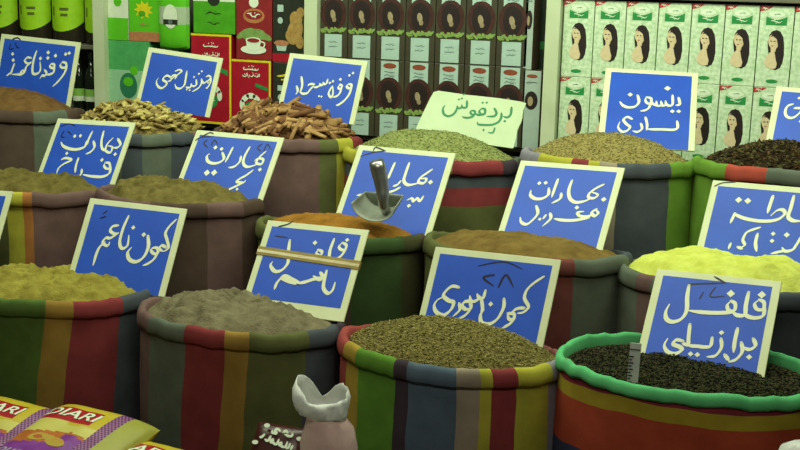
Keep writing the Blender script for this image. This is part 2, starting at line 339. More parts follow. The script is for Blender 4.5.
heap('e', 'anise_seeds', 'small beige green anise seeds heaped below the two line sign at the shelf', 'anise seeds', .085, pw('anise ground', (158, 146, 88), (122, 110, 62), s=90), p=2.4, rough=.005, seed=14,
     seeds=dict(n=4000, size=(.0044, .0018, .0018), mats=[sm('anise pale', (182, 170, 112)), sm('anise mid', (148, 136, 80)), sm('anise dark', (110, 100, 56))]))
heap('f', 'dark_dried_pieces', 'dark brown dried leaf pieces heaped in the sack at the right edge', 'dried leaves', .08, pw('dark pieces ground', (58, 46, 28), (32, 24, 16), s=60), p=2.4, rough=.010, seed=15,
     seeds=dict(n=2600, size=(.011, .006, .0018), tilt=.6, mats=[sm('piece dark', (52, 42, 28)), sm('piece brown', (92, 72, 44)), sm('piece green', (84, 84, 50)), sm('piece black', (34, 26, 18))]))

# dried root pieces, each its own object
rnd = random.Random(21)
m_rt = [mat('dried root pale', (206, 190, 116), (160, 142, 78), rough=.9, scale=40, bump=.4, contrast=.15), mat('dried root brown', (164, 142, 82), (118, 98, 52), rough=.9, scale=40, bump=.4, contrast=.15)]
protos = []
for k in range(6):
    mb = MB(); rr = []; L = rnd.uniform(.022, .036); bend = rnd.uniform(-.4, .4); fl = rnd.uniform(.35, .6)
    for i in range(8):
        u = i/7; x = (u-.5)*2*L; s = math.sqrt(max(0.03, 1-(2*u-1)**4))*rnd.uniform(.75, 1.15)*.013
        rr.append([(x, s*cos(2*pi*j/8)*rnd.uniform(.8, 1.2)+bend*x*x*20, s*fl*sin(2*pi*j/8)*rnd.uniform(.8, 1.2)+.3*bend*x) for j in range(8)])
    mb.rings(rr); protos.append(mb)
c, R, ratio, sag = SACK['b']; src = []
n = 0
while n < 240:
    a = rnd.uniform(0, 2*pi); r = (R-.055)*math.sqrt(rnd.random()); x, y = r*cos(a), r*sin(a)*ratio
    if y > .12 and rnd.random() < .7: continue
    p = root_at(x, y) + Vector((0, 0, rnd.uniform(.004, .014)))
    if n < 12: o = protos[n % 6].build('dried_root_piece', m_rt[n // 6], None, True); src.append(o)
    else: o = src[rnd.randrange(12)].copy(); COL.objects.link(o)
    o.location = p; o.rotation_euler = (rnd.uniform(-.7, .7), rnd.uniform(-.6, .6), rnd.uniform(0, 6.28)); s = rnd.uniform(.7, 1.15); o.scale = (s, s, s)
    tag(o, 'pale knobbly dried root piece in the heap below the sign at top left', 'dried root piece', 'dried root pieces heaped in the sack'); n += 1

# cinnamon sticks: rolled bark
m_cn = [mat('cinnamon bark', (164, 126, 76), (122, 88, 50), rough=.85, scale=30, bump=.3, contrast=.2), mat('cinnamon bark dark', (124, 82, 48), (84, 52, 30), rough=.85, scale=30, bump=.3, contrast=.2), mat('cinnamon bark pale', (186, 150, 96), (148, 112, 66), rough=.85, scale=30, bump=.3, contrast=.2)]
sp = []
for k in range(6):
    mb = MB(); L = rnd.uniform(.055, .085); rad = rnd.uniform(.0105, .0150); prof = []
    for i in range(26):                              # double scroll section with real bark thickness
        a = -2.6*pi/2 + i/25*2.6*pi; q = rad*(1-.42*abs(i/25-.5)*2*.9); prof.append((q*cos(a*.92), q*sin(a*.92)*.85 + rad*.1*(a > 0)))
    th = .0022; inn = [(x*(1-th/rad), y*(1-th/rad)) for x, y in prof][::-1]; sec = prof+inn; rr = []
    for i in range(7):
        x = (i/6-.5)*2*L; b = rnd.uniform(-.0012, .0012); s = rnd.uniform(.93, 1.05); rr.append([(x, u*s+b, v*s+b) for u, v in sec])
    mb.rings(rr); sp.append(mb)
c, R, ratio, sag = SACK['c']; src = []; n = 0
while n < 165:
    a = rnd.uniform(0, 2*pi); r = (R-.045)*math.sqrt(rnd.random()); x, y = r*cos(a), r*sin(a)*ratio
    if rnd.random() < .5: y = -abs(y)
    if x < -.06 and rnd.random() < .6: yaw = rnd.gauss(pi/2, .35)
    else: yaw = rnd.gauss(.85, .45) if rnd.random() < .65 else rnd.uniform(0, pi)
    s = rnd.uniform(.75, 1.1)*(.8 if r > R*.6 else 1.0); dx, dy = cos(yaw)*.045*s, sin(yaw)*.045*s
    k = min(1.0, (R-.045)/max(.001, hypot(x+abs(dx)*(1 if x > 0 else -1), (y+abs(dy)*(1 if y > 0 else -1))/ratio))); x *= k; y *= k
    q0, q1 = stick_at(x-dx, y-dy), stick_at(x+dx, y+dy); p = (q0+q1)/2 + Vector((0, 0, .012+.034*rnd.random()*max(0, 1-r/R)))
    if n < 18: o = sp[n % 6].build('cinnamon_stick', m_cn[n // 6], None, True); src.append(o)
    else: o = src[rnd.randrange(18)].copy(); COL.objects.link(o)
    o.location = p; o.rotation_euler = (0, 0, 0); o.scale = (s, s, s)
    o.rotation_euler = (Matrix.Rotation(yaw, 3, 'Z') @ Matrix.Rotation(-atan2(q1.z-q0.z, hypot(2*dx, 2*dy))+rnd.gauss(-.06, .16), 3, 'Y') @ Matrix.Rotation(rnd.uniform(-3, 3), 3, 'X')).to_euler()
    tag(o, 'rolled brown cinnamon stick in the heap below the blue cinnamon sign', 'cinnamon stick', 'cinnamon sticks heaped in the sack'); n += 1

# ------------------------------------------------------------------ signs
SIGNS = {
 'cinnamon_powder': {"pos":[-3.2158,3.97,1.1605],"rot":[2.64,14.36,-3.05],"w":0.384,"h":0.258,"text":[[8.7,[[123.1,171.3],[140.8,167.3],[141.9,152.9],[125.9,148.4],[115.6,157.5],[123.1,171.3]]],[10.2,[[142.8,166.1],[145.3,144.6],[136.0,118.2],[116.1,89.2],[96.3,68.2]]],[11.6,[[132.0,204.2]]],[11.6,[[147.8,210.1]]],[8.7,[[72.7,159.0],[86.8,156.8],[87.5,144.4],[74.1,143.1],[67.3,151.1],[72.7,159.0]]],[9.4,[[87.5,153.2],[89.8,127.9],[76.6,117.1],[57.8,112.2]]],[8.7,[[45.6,130.7],[56.4,119.4],[50.2,107.1],[38.2,107.3],[30.5,94.0]]],[12.3,[[85.7,193.1]]],[12.3,[[48.7,202.6]]],[11.6,[[51.4,180.2]]],[9.4,[[-7.4,203.6],[-14.5,164.8],[-12.7,124.7],[-3.6,109.5],[15.4,113.7],[25.4,128.6],[17.4,160.7]]],[11.6,[[16.3,175.2]]],[7.3,[[-26.4,172.4],[-46.4,172.6],[-56.8,159.1],[-41.7,148.9],[-23.3,156.6]]],[9.4,[[-23.3,156.6],[-43.5,136.2],[-48.2,115.9],[-58.8,103.0],[-75.6,99.8],[-105.5,96.7]]],[8.0,[[-59.3,119.1],[-47.7,113.0],[-56.5,104.7],[-66.4,111.0],[-59.3,119.1]]],[8.7,[[-103.8,141.1],[-109.6,116.9],[-112.4,95.9]]],[8.0,[[-115.6,103.0],[-131.9,88.0]]],[10.9,[[-120.3,180.0]]],[11.6,[[-112.7,155.0]]]],"marks":[[4.4,[[-138.6,218.9],[-138.9,198.2],[-117.9,203.2]]],[4.4,[[-115.6,227.1],[-105.9,208.8],[-91.0,208.8]]],[5.8,[[-132.3,240.3],[-111.0,248.2],[-91.8,239.6]]]]},
 'ginger_pieces': {"pos":[-2.5383,3.97,1.1487],"rot":[2.57,18.15,-5.09],"w":0.331,"h":0.23,"text":[[6.2,[[113.1,148.3],[122.4,154.6],[134.1,151.3]]],[6.9,[[133.8,152.7],[129.4,139.4],[115.3,127.6],[110.4,122.6]]],[6.9,[[134.8,148.6],[136.7,129.2],[129.5,108.6],[123.5,107.7]]],[6.2,[[127.7,127.9]]],[6.9,[[110.4,122.6],[100.9,129.0],[95.3,138.8]]],[6.9,[[97.8,134.9],[99.4,116.8],[88.5,98.4],[68.6,84.2]]],[6.9,[[79.8,156.3]]],[6.9,[[89.4,167.5]]],[6.9,[[74.4,131.6],[79.7,114.0],[70.9,105.7],[59.3,108.2]]],[6.9,[[57.9,113.7],[58.0,101.0],[48.1,96.8],[36.8,97.9]]],[6.9,[[62.5,141.2]]],[6.2,[[43.8,89.1]]],[6.2,[[56.6,88.1]]],[7.6,[[25.8,158.6],[28.6,129.3],[28.7,104.6],[14.8,88.4],[-2.1,89.5],[-11.5,100.9]]],[6.2,[[-23.2,151.8],[-9.4,160.1],[7.3,156.7]]],[6.9,[[5.9,155.8],[-11.6,137.8],[-16.8,121.4]]],[6.9,[[-11.9,139.1],[-27.5,125.6],[-35.3,113.1],[-45.4,108.8]]],[6.2,[[-37.5,121.3],[-31.1,133.6],[-17.7,136.9],[-16.4,125.7]]],[7.6,[[-37.0,125.6],[-54.2,130.3],[-66.3,121.5],[-66.5,110.1],[-50.4,103.8],[-50.3,91.0],[-66.1,78.1],[-85.4,84.6],[-94.6,101.1],[-88.9,116.1]]]],"marks":[]},
 'cinnamon_sticks': {"pos":[-1.9283,3.97,1.1592],"rot":[-0.38,20.87,-2.76],"w":0.321,"h":0.236,"text":[[8.1,[[106.5,143.3],[117.6,140.7],[117.8,129.4],[106.8,128.2],[100.3,135.1],[106.5,143.3]]],[8.8,[[118.1,138.5],[118.2,110.5],[104.6,82.6],[84.9,63.0],[75.1,59.6]]],[8.1,[[101.4,175.4]]],[8.1,[[113.7,185.1]]],[7.4,[[71.2,138.0],[81.3,133.0],[78.2,122.1],[67.8,124.8],[71.2,138.0]]],[8.1,[[81.1,130.7],[78.7,106.2],[68.8,93.0],[54.0,86.8]]],[7.4,[[44.0,129.0],[37.4,115.4],[34.9,98.3],[47.7,86.1],[52.1,101.8],[44.0,129.0]]],[8.8,[[69.2,156.8]]],[8.1,[[30.1,139.0]]],[8.1,[[41.3,147.0]]],[7.4,[[18.9,151.5],[16.9,136.0],[8.8,132.1],[2.2,139.1]]],[7.4,[[5.2,133.3],[-3.0,126.3],[-10.4,133.1]]],[7.4,[[-5.8,127.5],[-16.0,118.7],[-30.2,115.7]]],[7.4,[[-31.4,127.8],[-49.2,125.9],[-55.7,118.3]]],[8.1,[[-31.6,121.7],[-42.9,106.6],[-51.0,92.0],[-68.1,87.0],[-82.9,93.1]]],[8.1,[[-89.9,149.3],[-79.4,119.6],[-80.9,91.7]]],[7.4,[[-101.1,112.6],[-91.8,95.2],[-97.0,82.3]]],[6.6,[[-1.4,85.2]]],[6.6,[[8.6,84.8]]]],"marks":[]},
 'herb': {"pos":[-1.3478,3.97,1.0942],"rot":[5.05,39.0,-4.6],"w":0.36,"h":0.173,"text":[[6.9,[[133.3,141.5],[137.7,113.8],[129.6,98.8],[114.0,100.9]]],[6.9,[[124.1,82.4]]],[6.9,[[104.5,112.6],[107.8,95.5],[103.1,76.1],[82.6,61.1],[54.1,56.1],[35.1,55.8],[29.9,65.0]]],[6.9,[[74.8,128.4],[87.2,110.0],[81.5,96.6],[57.0,92.3]]],[6.9,[[31.2,122.0],[42.8,119.2],[46.3,102.1],[35.0,97.2],[24.9,108.4],[31.2,122.0]]],[6.3,[[44.7,101.8],[27.9,93.0],[15.8,97.5]]],[6.3,[[27.6,145.6]]],[6.3,[[41.9,147.7]]],[6.3,[[-3.4,107.3],[8.8,107.2],[11.6,92.5],[0.4,93.3],[-5.8,101.9],[-3.4,107.3]]],[6.9,[[11.5,96.9],[5.8,83.4],[-11.3,75.8],[-29.6,78.1]]],[6.3,[[-30.1,144.8],[-24.7,118.8],[-39.1,116.7],[-44.6,126.7]]],[6.3,[[-39.1,116.7],[-52.6,109.6],[-59.9,120.0]]],[6.9,[[-56.9,108.9],[-59.0,92.7],[-67.4,78.8],[-82.3,72.7],[-98.4,80.5],[-106.8,100.3],[-103.1,114.9]]],[5.8,[[-60.7,146.8]]],[5.8,[[-51.0,152.1]]],[5.8,[[-48.2,170.5]]],[4.8,[[58.5,39.4],[62.0,30.6]]],[4.8,[[96.8,50.2],[94.5,30.0],[77.6,28.6]]]],"marks":[]},
 'anise': {"pos":[-0.7314,3.97,1.162],"rot":[11.66,48.66,-1.51],"w":0.307,"h":0.344,"text":[[8.3,[[93.6,223.8],[98.9,194.5],[86.6,188.6]]],[8.3,[[73.7,232.6],[75.6,192.5],[63.9,185.0],[54.9,192.3],[52.5,206.5]]],[7.7,[[56.3,188.4],[43.9,183.3],[37.7,203.7]]],[7.7,[[42.7,184.8],[26.8,181.8],[22.2,202.3]]],[7.7,[[26.8,181.8],[12.0,188.6],[3.5,205.6]]],[7.7,[[-9.8,216.6],[4.9,212.2],[6.0,192.1],[-5.3,189.5],[-13.0,202.5],[-9.8,216.6]]],[8.3,[[6.5,194.5],[0.4,169.9],[-10.9,157.7],[-25.0,153.3]]],[8.8,[[-39.3,223.0],[-33.4,194.3],[-44.6,171.6],[-67.4,165.6],[-85.4,174.5],[-95.1,189.0]]],[13.0,[[-63.8,224.2]]],[15.3,[[56.0,262.9]]],[11.2,[[76.5,160.6]]],[11.2,[[96.9,162.4]]],[8.8,[[93.8,118.0],[96.1,90.1],[83.1,79.7],[49.4,78.2],[15.6,75.1],[2.0,75.4]]],[7.7,[[-7.9,127.0],[-0.8,93.9],[-1.1,70.5]]],[7.7,[[-21.0,98.3],[-16.2,75.3],[-30.0,60.1],[-44.4,63.4]]],[8.3,[[-51.3,115.3],[-66.1,122.7],[-77.8,109.0],[-66.2,90.4],[-55.2,79.6],[-62.0,63.4],[-78.6,56.5],[-92.5,74.7],[-88.5,98.6]]]],"marks":[]},
 'cropped': {"pos":[-0.2213,3.97,1.1582],"rot":[-0.17,39.88,-1.69],"w":0.247,"h":0.229,"text":[[7.9,[[-63.2,164.5],[-78.2,153.8],[-81.9,131.1],[-73.2,114.1],[-56.3,111.8],[-40.1,129.7],[-32.9,151.4]]],[7.4,[[-56.1,148.9],[-37.4,150.3],[-12.3,138.7],[-0.5,154.9]]],[7.4,[[-47.8,189.0]]],[7.4,[[-31.2,100.9]]]],"marks":[]},
 'chicken_spice': {"pos":[-2.6102,3.47,0.925],"rot":[-3.78,33.02,1.88],"w":0.346,"h":0.262,"text":[[8.2,[[122.6,194.5],[141.6,174.7],[133.8,161.0],[115.2,159.2]]],[7.6,[[100.8,196.7],[85.8,171.4],[87.4,147.1],[111.0,140.3],[111.4,161.1],[91.5,164.8]]],[8.2,[[51.1,220.7],[56.7,180.2],[71.2,153.1],[94.1,144.1]]],[10.7,[[133.8,134.8]]],[8.8,[[22.3,178.3],[35.0,157.9],[26.4,137.9],[9.0,128.4]]],[8.2,[[2.4,216.7],[-2.0,183.9],[-0.5,164.3]]],[9.5,[[-7.0,176.6],[-8.0,155.4],[-35.1,143.9],[-66.7,143.4],[-100.7,152.0],[-117.9,166.6]]],[10.7,[[-67.4,194.4]]],[10.7,[[-43.0,197.2]]],[7.6,[[105.2,101.2],[123.0,98.9],[131.5,81.0],[117.1,78.6],[103.9,88.7],[105.2,101.2]]],[10.7,[[86.5,109.7]]],[9.5,[[131.9,87.9],[136.9,62.9],[116.0,47.8],[74.8,44.9],[28.3,48.5]]],[8.2,[[14.4,67.6],[18.8,52.7],[9.7,38.2]]],[8.2,[[-17.0,110.7],[-16.3,81.5],[-9.3,54.2]]],[8.2,[[-88.9,99.8],[-71.9,107.2],[-44.1,101.3],[-70.8,84.8],[-87.1,66.3],[-88.0,45.3]]],[10.1,[[-75.3,125.3]]]],"marks":[[4.4,[[-145.9,228.9],[-114.8,242.0],[-77.7,233.8]]],[4.4,[[-123.1,212.8],[-127.4,189.6],[-109.2,188.5]]],[4.4,[[-106.7,212.2],[-83.7,199.2]]]]},
 'meat_spice': {"pos":[-2.0292,3.47,0.9264],"rot":[-2.23,35.84,-0.18],"w":0.346,"h":0.252,"text":[[7.8,[[123.6,194.0],[108.9,173.5],[102.3,149.9],[123.2,145.2],[124.2,163.5],[103.8,164.9],[93.6,155.1]]],[8.4,[[57.6,204.7],[50.8,171.9],[54.4,143.1],[75.0,130.3],[107.8,142.3]]],[10.8,[[124.9,125.3]]],[8.4,[[36.8,166.5],[39.1,147.0],[25.7,126.6],[5.7,120.5]]],[8.4,[[-6.5,196.6],[-10.4,167.3],[-14.8,139.5]]],[9.0,[[-38.6,172.9],[-25.2,152.2],[-37.4,135.9],[-60.0,130.2],[-82.8,136.2],[-93.9,153.7],[-86.7,164.7]]],[11.4,[[-73.6,190.2]]],[10.8,[[-47.5,187.2]]],[16.8,[[-70.5,93.0]]],[16.8,[[-42.9,96.5]]],[8.4,[[100.5,120.7],[81.1,98.6],[63.8,85.4],[54.8,72.4],[80.5,71.8],[86.3,80.4]]],[8.4,[[80.5,71.8],[50.5,50.5],[32.8,38.6]]],[8.4,[[66.1,45.6]]]],"marks":[[4.8,[[-116.7,216.8],[-124.5,201.4],[-102.6,187.5]]],[4.8,[[-92.8,197.4],[-88.7,218.7],[-68.0,201.9]]],[4.8,[[99.1,220.3],[87.6,204.1],[107.0,192.4]]],[4.8,[[115.0,195.2],[119.6,220.8],[141.2,202.4]]],[4.8,[[-162.5,209.8],[-142.7,224.3],[-98.5,231.1]]],[4.8,[[-143.2,225.6],[-118.1,244.8],[-100.0,240.8]]]]},
 'fish_spice': {"pos":[-1.4238,3.47,0.9141],"rot":[-4.42,36.57,0.45],"w":0.345,"h":0.268,"text":[[8.3,[[111.3,203.1],[94.3,185.5],[80.3,169.7],[78.2,153.6],[97.5,152.0],[101.0,168.2],[78.0,165.8]]],[8.9,[[26.0,218.2],[25.1,182.3],[27.1,153.4],[47.3,140.3],[81.8,151.1]]],[12.1,[[118.7,157.7]]],[7.7,[[16.8,152.4],[8.9,137.1],[-4.5,129.9]]],[8.9,[[-23.8,213.4],[-28.0,177.0],[-30.2,152.7]]],[8.3,[[21.3,129.0],[3.9,114.9],[-16.1,106.2]]],[8.3,[[109.4,106.1],[103.5,89.1],[90.0,96.9],[82.5,85.4],[72.6,95.0],[59.6,87.2]]],[10.2,[[71.0,68.5]]],[7.0,[[-82.5,94.8],[-119.1,85.0]]]],"marks":[[5.1,[[-151.8,226.7],[-113.3,243.8],[-71.2,253.6]]],[5.1,[[-71.2,253.6],[-108.8,263.7],[-113.8,249.7]]]]},
 'moroccan_spice': {"pos":[-0.8829,3.47,0.9164],"rot":[-6.07,41.42,1.7],"w":0.333,"h":0.266,"text":[[12.1,[[129.4,148.6]]],[7.9,[[117.4,200.9],[99.1,187.0],[82.2,167.5],[81.7,151.7],[98.9,149.8],[108.1,162.8],[88.3,170.2]]],[9.1,[[16.6,206.1],[15.2,171.9],[24.9,144.0],[44.8,130.3],[68.6,134.8],[89.2,146.7]]],[8.5,[[-5.0,157.0],[-4.3,137.6],[-25.6,119.7]]],[8.5,[[-28.2,206.5],[-30.1,174.9],[-31.2,140.7]]],[9.1,[[-48.3,171.0],[-44.7,148.1],[-60.5,132.8],[-82.4,130.6],[-99.6,141.3],[-103.0,158.5]]],[9.7,[[-83.5,186.8]]],[9.7,[[-63.7,190.0]]],[8.5,[[116.9,114.2],[105.0,100.3],[115.8,88.8],[124.2,99.5],[114.9,109.8]]],[7.9,[[108.8,92.3],[93.4,85.1],[72.0,84.2],[61.6,95.8],[79.7,100.5]]],[10.3,[[55.6,112.2]]],[9.1,[[100.4,81.6],[60.6,68.3],[24.3,64.4],[-2.6,66.5]]],[8.5,[[-21.1,83.7],[-14.9,65.2],[-32.6,37.2]]],[7.9,[[-32.1,77.6],[-38.3,62.7]]],[8.5,[[-47.2,60.4]]],[8.5,[[-70.9,105.1],[-59.4,81.9],[-66.1,59.8],[-82.7,38.8],[-102.1,43.8],[-109.9,60.1]]]],"marks":[]},
 'mixed_spice': {"pos":[-0.3026,3.47,0.895],"rot":[-7.9,36.85,1.28],"w":0.327,"h":0.272,"text":[[14.0,[[-76.3,213.7]]],[14.0,[[-50.3,213.3]]],[8.6,[[-78.4,170.1],[-81.0,156.2],[-85.1,136.7]]],[9.2,[[-78.8,166.9],[-53.3,157.5],[-15.1,152.7],[21.3,155.6],[45.6,165.0],[58.9,183.5],[50.6,194.7],[35.7,190.7],[22.3,172.7]]],[9.7,[[16.6,236.5],[13.7,209.7],[11.3,180.6]]],[9.7,[[73.2,242.3],[71.4,200.7],[69.8,175.0],[84.7,164.1],[107.5,165.5]]],[7.5,[[0.3,133.2],[-24.6,120.0],[-35.3,109.6],[-39.5,87.9],[-31.2,72.7],[-43.8,61.5]]],[8.6,[[-3.0,112.2],[-3.3,83.4],[4.4,57.4]]],[7.5,[[-70.8,73.8],[-73.4,55.4]]],[7.5,[[-49.7,64.4],[-35.1,60.2]]],[9.7,[[38.9,117.3]]],[9.7,[[40.0,94.7]]],[11.9,[[76.0,118.1]]],[8.6,[[115.8,118.8],[106.7,89.8],[98.4,73.5],[80.1,67.6],[71.0,77.7]]],[7.5,[[78.8,68.7],[64.4,63.3],[44.4,54.8]]]],"marks":[[3.8,[[-154.2,251.6],[-132.1,265.2],[-97.3,269.9]]]]},
 'half_hidden': {"pos":[-2.7458,2.97,0.7434],"rot":[7.58,31.89,0.35],"w":0.344,"h":0.256,"text":[[5.2,[[113.2,198.4]]]],"marks":[]},
 'ground_cumin': {"pos":[-2.0893,2.97,0.7445],"rot":[7.83,31.26,-2.05],"w":0.327,"h":0.277,"text":[[8.1,[[138.4,239.6],[121.6,214.6],[115.2,192.3],[125.8,172.1],[136.9,147.1],[124.9,135.0]]],[8.1,[[128.8,147.5],[114.2,152.9],[108.5,141.6],[122.8,134.7]]],[8.1,[[86.6,141.1],[100.8,142.8],[107.3,127.2],[94.9,124.3],[83.6,133.6],[86.6,141.1]]],[8.8,[[107.4,132.2],[100.7,108.7],[86.8,92.8],[71.2,83.2]]],[10.1,[[61.4,176.7],[71.8,144.3],[65.9,110.1],[45.2,92.0],[21.5,97.6],[10.7,117.7],[18.5,134.3]]],[10.8,[[46.6,179.3]]],[8.8,[[-19.0,232.6],[-25.7,190.3],[-24.5,147.1],[-10.8,128.0],[3.7,139.7],[-0.9,171.5]]],[10.1,[[6.6,197.7]]],[8.1,[[-44.6,199.0],[-61.8,193.4],[-64.9,178.5],[-47.8,171.1],[-36.7,176.7]]],[8.1,[[-37.6,174.5],[-58.4,156.1],[-73.1,155.1],[-79.5,138.4],[-60.8,130.6],[-57.0,143.3]]],[8.8,[[-72.9,141.4],[-85.9,121.8],[-89.6,96.2],[-89.8,64.0]]]],"marks":[[4.7,[[-104.9,230.1],[-93.3,242.5]]],[4.7,[[-109.7,215.6],[-92.1,222.8]]]]},
 'ground_pepper': {"pos":[-1.4862,2.97,0.7503],"rot":[-0.8,36.36,0.84],"w":0.324,"h":0.262,"text":[[7.3,[[93.5,213.9],[106.8,208.0],[106.6,193.3],[93.5,193.4],[85.9,202.1],[93.5,213.9]]],[9.3,[[105.2,224.0]]],[8.7,[[109.2,199.5],[101.1,174.5],[83.4,160.2],[67.1,165.7]]],[8.7,[[64.6,222.7],[62.0,188.6],[63.8,164.6],[47.9,156.3],[30.7,164.7]]],[7.3,[[24.8,184.6],[38.7,180.2],[36.8,169.0],[23.4,171.9],[24.8,184.6]]],[10.7,[[9.1,205.1]]],[9.3,[[-71.6,204.2],[-64.8,167.6],[-56.3,135.3],[-68.1,110.5],[-88.8,104.5],[-107.3,120.1],[-105.1,132.1]]],[9.3,[[69.8,123.9],[71.6,88.1],[77.3,68.7],[93.6,57.2],[104.6,69.1],[105.2,92.0]]],[8.7,[[52.4,116.1],[65.0,103.1],[55.1,94.8],[34.1,103.9]]],[10.0,[[60.9,99.8],[40.3,95.2],[14.7,82.9],[-6.8,76.1]]],[9.3,[[-2.3,78.0],[-30.9,87.0],[-51.8,94.1],[-60.8,87.2],[-31.7,77.5],[-11.9,73.3]]],[8.7,[[-57.5,93.4],[-70.9,71.5],[-72.9,49.5]]]],"marks":[[6.7,[[-5.0,74.8]]],[4.0,[[-121.5,244.4],[-94.1,254.7],[-79.0,267.5]]],[4.0,[[-123.3,213.9],[-80.9,212.2]]]]},
 'whole_cumin': {"pos":[-0.9455,2.97,0.7244],"rot":[-8.85,28.64,2.48],"w":0.374,"h":0.255,"text":[[8.2,[[150.1,204.5],[126.1,183.7],[110.8,162.6],[109.2,139.8],[125.5,118.1],[114.4,102.0],[98.9,96.8]]],[8.2,[[115.1,113.6],[95.9,109.9],[81.8,97.9]]],[8.2,[[71.4,93.4],[89.5,93.7],[91.0,78.6],[77.2,80.0],[71.4,93.4]]],[8.8,[[91.5,85.0],[85.3,68.2],[63.7,50.7]]],[9.5,[[51.8,131.0],[55.9,107.6],[46.2,76.1],[26.4,58.7],[2.8,59.5],[-5.0,80.5],[2.4,95.8]]],[10.1,[[17.1,112.5]]],[8.8,[[-6.5,147.6],[-8.9,125.7],[-20.8,126.3],[-28.6,135.2]]],[8.8,[[-19.0,124.5],[-28.7,115.5],[-42.3,113.8],[-48.4,127.6]]],[8.8,[[-12.8,122.0],[-4.1,100.2],[-3.3,82.1]]],[8.8,[[-40.9,114.0],[-58.9,109.9],[-64.4,98.0],[-52.5,89.6],[-38.7,93.3]]],[8.8,[[-44.1,109.7],[-37.9,96.0],[-48.6,73.7],[-69.0,59.4]]],[8.2,[[-74.9,103.3],[-69.1,85.6],[-84.6,65.3]]],[9.5,[[-87.3,147.5],[-107.4,147.9],[-121.9,134.2],[-126.5,118.3],[-107.9,107.2],[-92.1,103.9],[-94.3,84.4],[-111.7,65.8],[-134.2,69.5],[-147.0,85.9],[-142.8,103.0],[-130.8,112.5]]]],"marks":[[6.3,[[8.3,193.4],[-21.7,182.2],[13.4,163.1]]],[6.3,[[28.2,161.5],[41.9,197.1],[70.8,166.4]]],[3.8,[[-45.2,212.8],[26.8,232.4],[86.2,217.7]]]]},
 'black_pepper': {"pos":[-0.3642,2.97,0.7342],"rot":[-5.61,42.06,2.04],"w":0.314,"h":0.277,"text":[[8.0,[[112.1,218.1],[124.4,211.4],[125.0,192.7],[110.6,190.8],[103.0,205.1],[112.1,218.1]]],[14.8,[[115.7,232.6]]],[9.2,[[126.6,201.2],[128.3,175.9],[111.7,166.1],[90.6,168.7],[82.6,181.5]]],[9.8,[[83.0,236.1],[82.6,198.9],[84.2,172.0],[67.1,167.6],[53.8,175.5]]],[8.0,[[45.5,205.9],[56.3,198.9],[57.7,180.2],[44.3,178.4],[38.1,193.0],[45.5,205.9]]],[14.8,[[40.7,226.5]]],[9.8,[[59.3,185.3],[49.2,174.2],[13.1,167.3],[-22.9,164.5],[-51.8,164.9]]],[9.8,[[-66.2,236.6],[-64.4,204.5],[-58.4,164.0],[-67.1,138.9],[-86.5,127.7],[-103.3,133.9],[-109.2,153.6],[-104.4,176.4]]],[8.6,[[115.3,108.7],[123.3,91.7],[111.5,78.6],[93.4,82.6]]],[10.5,[[113.7,58.2]]],[8.6,[[89.0,94.8],[95.3,70.8],[84.7,47.8],[68.8,38.1]]],[9.2,[[73.8,132.0],[73.1,97.9],[75.1,65.8]]],[8.0,[[55.7,56.2],[68.1,42.0]]],[8.0,[[39.3,98.4],[44.3,73.4],[34.3,50.3],[15.2,44.1]]],[9.8,[[37.6,114.6]]],[8.6,[[17.8,98.1],[17.9,74.9],[3.9,69.5],[-11.1,69.3],[-28.9,68.0],[-40.4,71.2]]],[8.6,[[-42.8,127.5],[-38.9,88.5],[-34.8,67.2]]],[9.8,[[-25.9,46.0]]],[9.8,[[-9.2,46.5]]],[8.0,[[-35.1,68.5],[-50.9,71.7]]],[9.2,[[-51.0,78.5],[-67.6,78.9],[-72.5,66.5],[-54.8,60.8],[-49.0,52.8],[-63.1,41.1],[-81.9,43.1],[-93.9,59.9],[-89.3,79.9]]]],"marks":[[4.9,[[-68.1,240.0],[-32.1,246.6],[23.0,254.9]]],[4.9,[[23.0,254.9],[-8.6,270.5]]],[3.7,[[-32.9,201.4],[-26.5,223.6]]],[3.7,[[-0.0,239.9],[-8.4,211.7],[28.3,217.8]]]]}}
m_cream = mat('sign cream board', (212, 216, 178), (196, 202, 160), rough=.6, scale=12)
m_blue = mat('sign blue paint', (34, 82, 196), (30, 72, 178), rough=.5, scale=9)
m_let = mat('sign cream lettering', (226, 228, 196), (214, 216, 180), rough=.6, scale=20)
m_mark = mat('dark marker ink', (14, 16, 46), (10, 12, 36), rough=.5, scale=20)
m_card = mat('white cardboard', (192, 206, 172), (178, 194, 154), rough=.8, scale=8)
m_gink = mat('green marker ink', (48, 130, 84), (40, 116, 72), rough=.6, scale=20)
m_tape = mat('glossy brown packing tape', (168, 150, 92), (140, 122, 66), rough=.25, scale=18, spec=.6)
LAB = {
 'cinnamon_powder': 'blue Arabic sign stuck in reddish brown powder at top left',
 'ginger_pieces': 'blue Arabic sign standing in the pale dried root pieces',
 'cinnamon_sticks': 'blue Arabic sign standing behind the cinnamon sticks',
 'herb': 'white cardboard sign with green handwriting in the pale green herb',
 'anise': 'blue two line sign standing in the beige anise seeds',
 'cropped': 'blue sign cut by the right edge, in the dark dried pieces',
 'chicken_spice': 'blue two line sign in brown green powder below the dried root pieces',
 'meat_spice': 'blue sign with arrow doodles in the khaki powder',
 'fish_spice': 'blue sign behind the metal scoop in the orange powder',
 'moroccan_spice': 'blue two line sign standing in the tan powder',
 'mixed_spice': 'large lettered blue sign standing in the bright yellow powder',
 'half_hidden': 'sliver of cream bordered sign at the left edge',
 'ground_cumin': 'blue one line sign stuck in the olive green powder',
 'ground_pepper': 'blue sign with brown tape across it in the grey powder',
 'whole_cumin': 'blue sign with dark number 28 standing in the cumin seeds',
 'black_pepper': 'blue two line sign standing in the dark peppercorns'}
